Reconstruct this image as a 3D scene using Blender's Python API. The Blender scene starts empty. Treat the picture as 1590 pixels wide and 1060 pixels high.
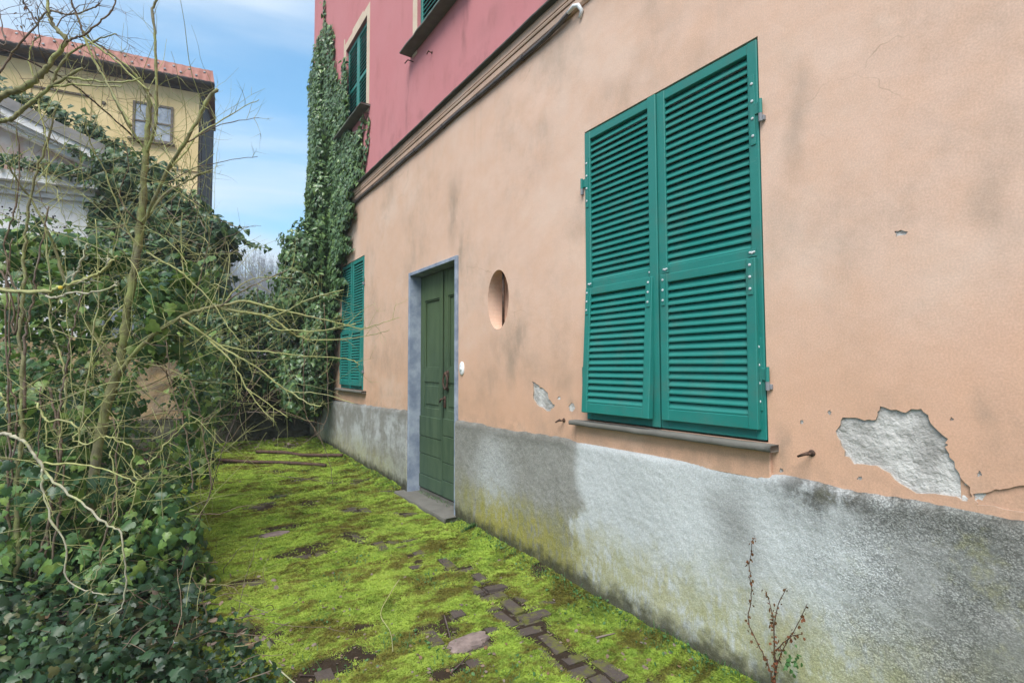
import bpy, bmesh, math, random
import numpy as np
from mathutils import Vector, Matrix
from mathutils.geometry import delaunay_2d_cdt

random.seed(7)
rng = np.random.default_rng(11)
SC = bpy.context.scene
COL = SC.collection

# ------------------------------------------------------------------ camera
YAW, PITCH, ROLL, FOC = 0.59516478, 0.04832324, -0.00290521, 800.0   # focal length for a 1590 wide frame
EYE = Vector((0, 0, 1.35))
IW, IH = 1590.0, 1060.0
_f = Vector((math.sin(YAW)*math.cos(PITCH), math.cos(YAW)*math.cos(PITCH), math.sin(PITCH)))
_r = Vector((math.cos(YAW), -math.sin(YAW), 0)); _u = _r.cross(_f)
RT = _r*math.cos(ROLL) + _u*math.sin(ROLL); UP = -_r*math.sin(ROLL) + _u*math.cos(ROLL); FW = _f
cd = bpy.data.cameras.new('camera'); cam = bpy.data.objects.new('camera', cd); COL.objects.link(cam)
cd.sensor_width = 36; cd.lens = FOC/IW*36; cd.clip_start = 0.02; cd.clip_end = 2000
cam.matrix_world = Matrix(((RT.x, UP.x, -FW.x, EYE.x), (RT.y, UP.y, -FW.y, EYE.y), (RT.z, UP.z, -FW.z, EYE.z), (0, 0, 0, 1)))
SC.camera = cam

# ------------------------------------------------------------------ light
SUN_EL, SUN_AZ = math.radians(54), math.radians(228)     # azimuth clockwise from +Y
world = bpy.data.worlds.new('World'); SC.world = world; world.use_nodes = True
SUNDIR = Vector((math.sin(SUN_AZ)*math.cos(SUN_EL), math.cos(SUN_AZ)*math.cos(SUN_EL), math.sin(SUN_EL)))
def build_world():
    nt = world.node_tree; nt.nodes.clear(); n = nt.nodes.new; L = nt.links.new
    out = n('ShaderNodeOutputWorld'); bg = n('ShaderNodeBackground'); bg.inputs['Strength'].default_value = 0.1
    sky = n('ShaderNodeTexSky'); sky.sky_type = 'NISHITA'; sky.sun_disc = False
    sky.sun_elevation = SUN_EL; sky.sun_rotation = SUN_AZ; sky.air_density = 1.0; sky.dust_density = 0.6; sky.ozone_density = 1.3
    tc = n('ShaderNodeTexCoord'); sep = n('ShaderNodeSeparateXYZ'); L(tc.outputs['Generated'], sep.inputs[0])
    # thin cloud sheet: the view direction projected on a flat layer
    den = n('ShaderNodeMath'); den.operation = 'ADD'; L(sep.outputs['Z'], den.inputs[0]); den.inputs[1].default_value = 0.12
    dm = n('ShaderNodeMath'); dm.operation = 'MAXIMUM'; L(den.outputs[0], dm.inputs[0]); dm.inputs[1].default_value = 0.02
    px = n('ShaderNodeMath'); px.operation = 'DIVIDE'; L(sep.outputs['X'], px.inputs[0]); L(dm.outputs[0], px.inputs[1])
    py = n('ShaderNodeMath'); py.operation = 'DIVIDE'; L(sep.outputs['Y'], py.inputs[0]); L(dm.outputs[0], py.inputs[1])
    cmb = n('ShaderNodeCombineXYZ'); L(px.outputs[0], cmb.inputs[0]); L(py.outputs[0], cmb.inputs[1])
    mp = n('ShaderNodeMapping'); mp.inputs['Scale'].default_value = (0.30, 1.15, 1); mp.inputs['Location'].default_value = (4.4, 0.9, 0)
    m0 = n('ShaderNodeMapping'); m0.inputs['Rotation'].default_value = (0, 0, math.radians(13)); L(cmb.outputs[0], m0.inputs[0]); L(m0.outputs[0], mp.inputs[0])
    a = n('ShaderNodeTexNoise'); a.inputs['Scale'].default_value = 0.9; a.inputs['Detail'].default_value = 7; a.inputs['Roughness'].default_value = 0.55; a.inputs['Distortion'].default_value = 0.5
    L(mp.outputs[0], a.inputs['Vector'])
    mr = n('ShaderNodeMapRange'); mr.interpolation_type = 'SMOOTHSTEP'; L(a.outputs['Fac'], mr.inputs['Value'])
    mr.inputs['From Min'].default_value = 0.33; mr.inputs['From Max'].default_value = 0.60; mr.inputs['To Max'].default_value = 0.92
    mix = n('ShaderNodeMix'); mix.data_type = 'RGBA'; L(mr.outputs[0], mix.inputs['Factor'])
    tint = n('ShaderNodeMix'); tint.data_type = 'RGBA'; tint.blend_type = 'MULTIPLY'; tint.inputs['Factor'].default_value = 1
    L(sky.outputs[0], tint.inputs['A']); tint.inputs['B'].default_value = (0.25, 0.62, 0.70, 1)
    L(tint.outputs['Result'], mix.inputs['A']); mix.inputs['B'].default_value = (2.55, 2.78, 3.0, 1)
    L(mix.outputs['Result'], bg.inputs['Color']); L(bg.outputs[0], out.inputs[0])
build_world()
sl = bpy.data.lights.new('sun', 'SUN'); so = bpy.data.objects.new('sun', sl); COL.objects.link(so)
sl.energy = 1.5; sl.angle = math.radians(38); sl.color = (1.0, 0.95, 0.88)
so.rotation_euler = (-SUNDIR).to_track_quat('-Z', 'Y').to_euler(); so.location = SUNDIR*60
SC.view_settings.view_transform = 'Standard'; SC.view_settings.look = 'None'
SC.view_settings.exposure = 2.08; SC.view_settings.gamma = 1; SC.view_settings.use_curve_mapping = False

# ------------------------------------------------------------------ geometry of the picture -> points in the place
def ray(px, py):
    v = RT*((px-IW/2)/FOC) + UP*(-(py-IH/2)/FOC) + FW
    return v
def at(px, py, dep):
    return EYE + ray(px, py)*dep
WX = 2.05                                   # the plane of the house wall
def wl(px, py, x=WX):
    v = ray(px, py); t = x/v.x
    return (v.y*t, v.z*t + EYE.z)           # (along the wall, height)
def gz(x, y):
    return 0.025 + (y-1.5)*0.0246 if y < 9.5 else 0.222
def gnd(px, py):
    v = ray(px, py); k = .0246
    t = (.025 - EYE.z - 1.5*k)/(v.z - k*v.y); return EYE + v*t
def onplane(px, py, p0, nrm):
    v = ray(px, py); t = (Vector(p0)-EYE).dot(nrm)/v.dot(nrm); return EYE + v*t
def project(P):                              # numpy (n,3) -> pixel coordinates
    d = np.asarray(P, float) - np.array(EYE)
    z = d@np.array(FW); return IW/2 + FOC*(d@np.array(RT))/z, IH/2 - FOC*(d@np.array(UP))/z, z
def inpoly(x, y, poly):
    x = np.asarray(x); y = np.asarray(y); r = np.zeros(x.shape, bool); n = len(poly)
    for i in range(n):
        x1, y1 = poly[i]; x2, y2 = poly[(i+1) % n]
        if y1 == y2: continue
        c = ((y1 > y) != (y2 > y)) & (x < (x2-x1)*(y-y1)/(y2-y1)+x1); r ^= c
    return r

# ------------------------------------------------------------------ noise for shapes
_tab = rng.random((256, 256))
def vnoise(x, y):
    xi = np.floor(x).astype(int); yi = np.floor(y).astype(int); fx = x-xi; fy = y-yi
    fx = fx*fx*(3-2*fx); fy = fy*fy*(3-2*fy)
    a = _tab[xi & 255, yi & 255]; b = _tab[(xi+1) & 255, yi & 255]; c = _tab[xi & 255, (yi+1) & 255]; d = _tab[(xi+1) & 255, (yi+1) & 255]
    return (a*(1-fx)+b*fx)*(1-fy) + (c*(1-fx)+d*fx)*fy
def fbm(x, y, o=4, g=.5):
    s = 0; a = 1; t = 0
    for i in range(o):
        s = s + a*vnoise(x*2**i+17.3*i, y*2**i+5.1*i); t += a; a *= g
    return s/t

# ------------------------------------------------------------------ materials
class MT:
    def __init__(s, name, rough=.8, spec=.3):
        s.m = bpy.data.materials.new(name); s.m.use_nodes = True; s.t = s.m.node_tree
        s.b = s.t.nodes['Principled BSDF']; s.b.inputs['Roughness'].default_value = rough
        s.b.inputs['Specular IOR Level'].default_value = spec
        s._pos = None
    def n(s, k): return s.t.nodes.new(k)
    def L(s, a, b): s.t.links.new(a, b)
    def pos(s):
        if s._pos is None: s._pos = s.n('ShaderNodeNewGeometry').outputs['Position']
        return s._pos
    def objc(s): return s.n('ShaderNodeTexCoord').outputs['Object']
    def scaled(s, v, sc, loc=(0, 0, 0)):
        m = s.n('ShaderNodeMapping'); m.inputs['Scale'].default_value = sc; m.inputs['Location'].default_value = loc; s.L(v, m.inputs[0]); return m.outputs[0]
    def noise(s, scale, detail=4, rough=.55, v=None, dist=0, sc=None):
        v = v or s.pos()
        if sc: v = s.scaled(v, sc)
        n = s.n('ShaderNodeTexNoise'); n.inputs['Scale'].default_value = scale; n.inputs['Detail'].default_value = detail
        n.inputs['Roughness'].default_value = rough; n.inputs['Distortion'].default_value = dist; s.L(v, n.inputs['Vector']); return n.outputs['Fac']
    def voro(s, scale, v=None, feat='F1', out='Distance', sc=None, rnd=1):
        v = v or s.pos()
        if sc: v = s.scaled(v, sc)
        n = s.n('ShaderNodeTexVoronoi'); n.feature = feat; n.inputs['Scale'].default_value = scale; n.inputs['Randomness'].default_value = rnd; s.L(v, n.inputs['Vector']); return n.outputs[out]
    def rng(s, v, a, b, c=0., d=1., smooth=True):
        m = s.n('ShaderNodeMapRange'); m.interpolation_type = 'SMOOTHSTEP' if smooth else 'LINEAR'; s.L(v, m.inputs['Value'])
        for k, x in zip(('From Min', 'From Max', 'To Min', 'To Max'), (a, b, c, d)): m.inputs[k].default_value = x
        return m.outputs[0]
    def math(s, op, a, b=None):
        m = s.n('ShaderNodeMath'); m.operation = op
        for i, x in enumerate((a, b)):
            if x is None: continue
            if isinstance(x, (int, float)): m.inputs[i].default_value = x
            else: s.L(x, m.inputs[i])
        return m.outputs[0]
    def mul(s, a, b): return s.math('MULTIPLY', a, b)
    def add(s, a, b): return s.math('ADD', a, b)
    def mx(s, a, b): return s.math('MAXIMUM', a, b)
    def mix(s, f, a, b, blend='MIX'):
        m = s.n('ShaderNodeMix'); m.data_type = 'RGBA'; m.blend_type = blend
        if isinstance(f, (int, float)): m.inputs['Factor'].default_value = f
        else: s.L(f, m.inputs['Factor'])
        for k, x in (('A', a), ('B', b)):
            if isinstance(x, (tuple, list)): m.inputs[k].default_value = (*x[:3], 1)
            else: s.L(x, m.inputs[k])
        return m.outputs['Result']
    def axis(s, k, v=None):
        n = s.n('ShaderNodeSeparateXYZ'); s.L(v or s.pos(), n.inputs[0]); return n.outputs[k]
    def blob(s, y0, z0, ry, rz, soft=.9, v=None):
        """a soft spot at (y0,z0) of the wall"""
        m = s.n('ShaderNodeMapping'); m.inputs['Scale'].default_value = (0, 1/ry, 1/rz); m.inputs['Location'].default_value = (0, -y0/ry, -z0/rz); s.L(v or s.pos(), m.inputs[0])
        l = s.n('ShaderNodeVectorMath'); l.operation = 'LENGTH'; s.L(m.outputs[0], l.inputs[0])
        return s.rng(l.outputs['Value'], 1-soft, 1.0, 1, 0)
    def color(s, c):
        if isinstance(c, (tuple, list)): s.b.inputs['Base Color'].default_value = (*c[:3], 1)
        else: s.L(c, s.b.inputs['Base Color'])
    def bump(s, h, strength=.5, dist=.01, prev=None):
        b = s.n('ShaderNodeBump'); b.inputs['Strength'].default_value = strength; b.inputs['Distance'].default_value = dist
        s.L(h, b.inputs['Height'])
        if prev is not None: s.L(prev, b.inputs['Normal'])
        s.L(b.outputs[0], s.b.inputs['Normal']); return b.outputs[0]
    def rough(s, v): s.L(v, s.b.inputs['Roughness'])
    def warp(s, amt, scale):
        n = s.n('ShaderNodeTexNoise'); n.inputs['Scale'].default_value = scale; n.inputs['Detail'].default_value = 4; s.L(s.pos(), n.inputs['Vector'])
        a = s.n('ShaderNodeVectorMath'); a.operation = 'SUBTRACT'; s.L(n.outputs['Color'], a.inputs[0]); a.inputs[1].default_value = (.5, .5, .5)
        b = s.n('ShaderNodeVectorMath'); b.operation = 'SCALE'; s.L(a.outputs[0], b.inputs[0]); b.inputs['Scale'].default_value = amt
        c = s.n('ShaderNodeVectorMath'); c.operation = 'ADD'; s.L(s.pos(), c.inputs[0]); s.L(b.outputs[0], c.inputs[1]); return c.outputs[0]

def m_peach():
    M = MT('peach_plaster', .9, .15)
    base = M.mix(M.noise(1.3, 6, .6), (.64, .425, .325), (.71, .51, .41))
    base = M.mix(M.rng(M.noise(7, 5, .65), .35, .7, 0, .35), base, (.63, .385, .26))
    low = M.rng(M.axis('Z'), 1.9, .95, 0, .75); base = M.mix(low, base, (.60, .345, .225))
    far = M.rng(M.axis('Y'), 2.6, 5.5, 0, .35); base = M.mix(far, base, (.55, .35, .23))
    w = M.warp(.35, 2.6)
    spots = [(705, 330, .32, .42, .8), (712, 395, .13, .45, .8), (830, 225, .35, .35, .55), (800, 545, .40, .42, .9), (760, 590, .25, .35, .6), (950, 165, .35, .18, .6),
             (1080, 85, .25, .15, .35), (1245, 190, .10, .45, .5), (1560, 300, .10, .35, .5), (1540, 680, .07, .17, .8), (1205, 690, .05, .16, .95), (640, 520, .35, .4, .5),
             (870, 600, .22, .2, .5), (600, 560, .5, .5, .5), (1330, 540, .25, .22, .25), (1010, 100, .2, .3, .3), (885, 640, .1, .1, .7), (600, 610, .6, .12, .7)]
    acc = None
    for (x, y, ry, rz, k) in spots:
        y0, z0 = wl(x, y); b = M.mul(M.blob(y0, z0, ry, rz, .95, w), k); acc = b if acc is None else M.mx(acc, b)
    streak = M.rng(M.noise(6, 7, .62, sc=(1, 1.1, .55)), .28, .72)
    st = M.mul(acc, streak)
    gen = M.rng(M.noise(1.4, 8, .68, sc=(1, 1, .8)), .44, .74, 0, .55); st = M.mx(st, gen)
    nt = M.rng(M.axis('Z'), 1.05, .9, 0, .35); st = M.mx(st, M.mul(nt, M.rng(M.noise(14, 5), .4, .65)))
    drip = M.mul(M.rng(M.noise(5, 4, .6, sc=(1, 3.5, .12)), .55, .75), M.rng(M.axis('Z'), 2.3, 3.5, 0, .22)); c = M.mix(drip, base, (.42, .32, .24))
    pale = M.rng(M.noise(1.1, 6, .6, sc=(1, 1, 1.3)), .5, .7, 0, .4); c = M.mix(pale, c, (.70, .55, .46))
    ck = M.rng(M.voro(1.7, M.warp(.5, 2.2), 'DISTANCE_TO_EDGE'), .0015, .004, .5, 0); c = M.mix(M.mul(ck, M.rng(M.noise(.9, 3), .58, .66)), c, (.26, .19, .13))
    c = M.mix(M.mul(st, .80), c, (.23, .195, .155))
    fine = M.rng(M.noise(160, 3, .6), .3, .75, .90, 1.07); 
    g = M.n('ShaderNodeCombineColor'); [M.L(fine, g.inputs[i]) for i in range(3)]
    c = M.mix(1.0, c, g.outputs[0], 'MULTIPLY')
    M.color(c)
    b = M.bump(M.noise(2.5, 4, .5), .35, .03); M.bump(M.noise(130, 4, .7), .14, .003, b)
    return M.m
def m_pink():
    M = MT('pink_plaster', .9, .15)
    base = M.mix(M.noise(1.1, 6, .6), (.49, .17, .18), (.55, .245, .255))
    base = M.mix(M.rng(M.noise(5, 6, .65, sc=(1, 1, .5)), .5, .75, 0, .5), base, (.40, .155, .15))
    acc = None; w = M.warp(.25, 2.2)
    for (x, y, ry, rz, k) in [(632, 150, .06, .6, .8), (722, 30, .07, .5, .7), (600, 190, .3, .3, .45), (560, 200, .2, .25, .5), (760, 40, .4, .2, .35)]:
        y0, z0 = wl(x, y); b = M.mul(M.blob(y0, z0, ry, rz, .9, w), k); acc = b if acc is None else M.mx(acc, b)
    low = M.mul(M.rng(M.axis('Z'), 4.15, 3.75), M.rng(M.noise(6, 5), .45, .7, 0, .5))
    st = M.mul(M.mx(acc, low), M.rng(M.noise(8, 5, sc=(1, 1, .4)), .3, .65))
    M.color(M.mix(M.mul(st, .6), base, (.14, .075, .065)))
    M.bump(M.noise(70, 4, .7), .25, .005); return M.m
def m_render():
    """grey roughcast of the plinth"""
    M = MT('grey_roughcast', .95, .12); Y = M.axis('Y'); Z = M.axis('Z'); w = M.warp(.30, 3)
    n1 = M.noise(3.2, 7, .65); n2 = M.noise(45, 5, .7); n3 = M.noise(13, 6, .65)
    light = M.mix(n1, (.43, .45, .46), (.56, .58, .59)); dark = M.mix(n3, (.17, .165, .15), (.36, .355, .33))
    wob = M.add(Y, M.mul(M.add(M.noise(6, 4), -.5), .05))
    clean = M.mul(M.rng(M.add(wob, M.mul(M.rng(Z, .75, .25), M.mul(M.add(n1, -.5), 1.6))), 2.37, 2.26), M.rng(M.add(Y, M.mul(M.add(n1, -.5), .9)), .35, 1.05))    # newer coat between the sharp edge and the right
    clean = M.mx(clean, M.mul(M.blob(3.25, .52, .42, .40, .9, w), .55))
    clean = M.mx(clean, M.mul(M.rng(Y, 4.7, 5.0), M.rng(n1, .42, .62, 0, .75)))
    clean = M.mul(clean, M.rng(n3, .2, .55, .75, 1))
    c = M.mix(clean, dark, light)
    # grey bloom on the newer coat, dark growth along the top edge at the right
    c = M.mix(M.mul(M.blob(1.32, .66, .22, .33, .95, w), .7), c, (.20, .20, .19))
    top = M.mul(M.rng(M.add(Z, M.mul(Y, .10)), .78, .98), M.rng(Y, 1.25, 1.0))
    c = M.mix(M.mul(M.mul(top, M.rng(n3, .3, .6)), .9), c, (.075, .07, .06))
    rt = M.mul(M.rng(Y, .95, .5), M.rng(M.noise(5, 6, .7), .38, .62, .15, .8)); c = M.mix(rt, c, (.19, .195, .18))
    ym = M.mul(M.rng(Y, 1.1, .7), M.rng(M.noise(6.5, 6, .7), .55, .7, 0, .4)); c = M.mix(ym, c, (.26, .25, .08))
    tp2 = M.mul(M.rng(Z, .80, .92), M.rng(Y, 2.3, 2.45)); c = M.mix(M.mul(tp2, M.rng(n3, .3, .6, .2, .85)), c, (.12, .115, .10))
    # yellow lichen low on the wall
    lz = M.add(Z, M.mul(M.add(n3, -.5), .45))
    ly = M.mx(M.mul(M.rng(Y, 4.0, 3.3), M.mul(M.rng(Y, .2, 1.2, .35, 1), M.rng(Y, 2.0, 2.9, .62, 1))), M.mul(M.rng(Y, 4.8, 5.6), .45))
    lich = M.mul(M.mul(M.rng(lz, .56, .22), ly), M.rng(M.noise(22, 6, .7, sc=(1, 1.2, .5)), .30, .56))
    c = M.mix(M.mul(lich, .95), c, (.33, .30, .075))
    c = M.mix(M.mul(M.mul(M.rng(Z, .62, .3), M.rng(n1, .45, .65)), .35), c, (.25, .25, .06))
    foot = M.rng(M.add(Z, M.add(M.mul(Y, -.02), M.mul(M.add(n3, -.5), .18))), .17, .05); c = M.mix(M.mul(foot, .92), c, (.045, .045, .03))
    peb = M.mix(.5, M.voro(120, M.warp(.02, 40)), M.voro(210, M.warp(.012, 60))); reg = M.mx(M.rng(Y, 1.25, .75), M.mul(M.rng(Y, 2.25, 2.4), .55)); reg = M.mul(reg, M.rng(M.noise(8, 5, .7), .3, .62, .25, 1)); pc = M.add(1.0, M.mul(M.rng(peb, .15, .75, .42, -.42), M.mx(reg, .16)))
    g = M.n('ShaderNodeCombineColor'); [M.L(pc, g.inputs[i]) for i in range(3)]
    c = M.mix(1.0, c, g.outputs[0], 'MULTIPLY')
    sp = M.rng(M.noise(140, 4, .8), .3, .7, .80, 1.16); sg = M.n('ShaderNodeCombineColor'); [M.L(sp, sg.inputs[i]) for i in range(3)]; c = M.mix(1.0, c, sg.outputs[0], 'MULTIPLY')
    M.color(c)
    h = M.mul(M.rng(peb, .0, .8, 1, 0), M.mx(M.mul(reg, .8), .28)); h = M.add(h, M.mul(n2, .32)); h = M.add(h, M.mul(M.noise(120, 4, .75), .75)); h = M.add(h, M.mul(n3, .2))
    M.bump(h, .5, .006); return M.m
def m_simple(name, c1, c2, scale=8, rough=.7, spec=.3, bump=.2, bs=60, sc=None, detail=5, dist=.004):
    M = MT(name, rough, spec); M.color(M.mix(M.rng(M.noise(scale, detail, .62, sc=sc), .3, .7), c1, c2))
    if bump: M.bump(M.noise(bs, 4, .65, sc=sc), bump, dist)
    return M.m
def m_leaf(name, cols, rough=.38, spec=.5, trans=.25):
    M = MT(name, rough, spec)
    a = M.n('ShaderNodeAttribute'); a.attribute_name = 'tint'; o = M.n('ShaderNodeObjectInfo')
    v = M.math('FRACT', M.add(a.outputs['Fac'], o.outputs['Random']))
    r = M.n('ShaderNodeValToRGB'); r.color_ramp.interpolation = 'LINEAR'
    while len(r.color_ramp.elements) < len(cols): r.color_ramp.elements.new(.5)
    for e, (p, c) in zip(r.color_ramp.elements, cols): e.position = p; e.color = (*c, 1)
    M.L(v, r.inputs[0])
    c = M.mix(M.rng(M.noise(40, 3), .3, .7, 0, .35), r.outputs[0], (.03, .06, .02)); M.color(c)
    M.bump(M.noise(60, 2), .2, .004)
    # thin leaves let a little light through
    tr = M.n('ShaderNodeBsdfTranslucent'); M.L(M.mix(.5, c, (.12, .2, .03)), tr.inputs['Color'])
    ms = M.n('ShaderNodeMixShader'); ms.inputs[0].default_value = trans
    out = M.t.nodes['Material Output']; M.L(M.b.outputs[0], ms.inputs[1]); M.L(tr.outputs[0], ms.inputs[2]); M.L(ms.outputs[0], out.inputs['Surface'])
    return M.m
def m_bark(name, c1, c2, lich, amt=.5):
    M = MT(name, .85, .25); base = M.mix(M.rng(M.noise(25, 5, .65), .3, .7), c1, c2)
    base = M.mix(M.rng(M.noise(3.1, 4), .48, .66, 0, .7), base, tuple(.55*a+.45*b for a, b in zip(c1, (.30, .26, .25)))); base = M.mix(M.rng(M.noise(70, 3, .7), .62, .72, 0, .6), base, tuple(x*.45 for x in c1))
    M.color(M.mix(M.mul(M.rng(M.noise(11, 6, .7), .62-.3*amt, .75-.2*amt), .9), base, lich))
    M.bump(M.noise(140, 4, .7), .5, .003); return M.m
def m_moss():
    M = MT('moss_ground_cover', .95, .1)
    a = M.n('ShaderNodeAttribute'); a.attribute_name = 'bare'; bare = a.outputs['Fac']
    n1 = M.noise(1.7, 6, .6); n2 = M.noise(7, 6, .68); n3 = M.noise(38, 4, .65)
    g = M.mix(M.rng(n2, .26, .64), (.185, .30, .046), (.40, .54, .088))
    g = M.mix(M.rng(n1, .4, .66, 0, .6), g, (.40, .49, .095))
    g = M.mix(M.rng(n3, .45, .75, 0, .5), g, (.42, .49, .13))
    dk = M.rng(M.noise(2.6, 7, .7), .52, .70, 0, .7); g = M.mix(dk, g, (.075, .12, .022))
    br = M.rng(M.noise(3.4, 8, .74, sc=(1, 1.6, 1)), .46, .60, 0, .88); br = M.mx(br, M.mul(M.rng(bare, .05, .34), M.rng(n2, .3, .6, .35, 1))); g = M.mix(br, g, M.mix(n3, (.10, .075, .022), (.20, .17, .045)))
    c = M.mix(M.rng(M.add(bare, M.mul(M.add(n2, -.5), .5)), .42, .72), g, M.mix(n3, (.028, .02, .014), (.075, .055, .04)))
    M.color(c); M.bump(M.noise(120, 5, .75), .5, .008)
    tr = M.n('ShaderNodeBsdfTranslucent'); M.L(c, tr.inputs['Color']); ms = M.n('ShaderNodeMixShader'); ms.inputs[0].default_value = .3
    out = M.t.nodes['Material Output']; M.L(M.b.outputs[0], ms.inputs[1]); M.L(tr.outputs[0], ms.inputs[2]); M.L(ms.outputs[0], out.inputs['Surface']); return M.m
def m_brick():
    M = MT('dark_paving_brick', .9, .2); o = M.n('ShaderNodeObjectInfo'); n = M.noise(30, 6, .7)
    c = M.mix(n, (.04, .034, .031), (.12, .098, .088)); c = M.mix(M.rng(o.outputs['Random'], 0, 1, 0, .5, False), c, (.085, .062, .054))
    c = M.mix(M.rng(M.noise(9, 7, .72), .47, .60, 0, .85), c, (.12, .125, .03)); M.color(c); M.bump(M.noise(90, 5, .75), .8, .006); return M.m
def m_teal():
    M = MT('teal_shutter_paint', .42, .4)
    n = M.noise(5, 5, .6); c = M.mix(n, (.008, .152, .130), (.018, .200, .172))
    d = M.rng(M.noise(60, 5, .75, sc=(1, .4, 1)), .60, .76, 0, .4); c = M.mix(d, c, (.16, .33, .27))
    du = M.rng(M.noise(6, 6, .7), .45, .75, 0, .28); oi = M.n('ShaderNodeObjectInfo'); c = M.mix(M.rng(oi.outputs['Random'], 0, 1, 0, .22, False), c, (.03, .22, .19)); c = M.mix(du, c, (.11, .12, .10))
    M.color(c); M.bump(M.noise(80, 3), .06, .003); M.rough(M.rng(n, .3, .7, .34, .55)); return M.m
def m_door():
    M = MT('faded_green_door_paint', .6, .3)
    n = M.noise(6, 6, .65, sc=(1, 1.5, .3)); c = M.mix(M.rng(n, .3, .7), (.042, .075, .045), (.078, .120, .070))
    z = M.axis('Z'); c = M.mix(M.rng(z, 1.0, 2.2, 0, .45), c, (.085, .125, .038))
    c = M.mix(M.rng(M.noise(40, 5, .7, sc=(1, 1, .12)), .6, .8, 0, .7), c, (.022, .034, .024))
    c = M.mix(M.rng(z, .55, .2, 0, .25), c, (.06, .11, .09)); M.color(c)
    M.bump(M.noise(50, 4, .7, sc=(1, 1, .1)), .35, .004); return M.m
def m_slate(name='slate_stone', k=1.0, moss=.5):
    M = MT(name, .8, .25); n = M.noise(9, 6, .65); c = M.mix(n, (.075*k, .072*k, .065*k), (.20*k, .19*k, .17*k))
    c = M.mix(M.rng(M.noise(18, 5, .7), .58, .75, 0, moss), c, (.12, .13, .03)); M.color(c); M.bump(M.noise(55, 5, .7), .5, .006); return M.m
def m_glass():
    M = MT('window_glass', .05, .6); M.color((.012, .016, .018)); return M.m

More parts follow.
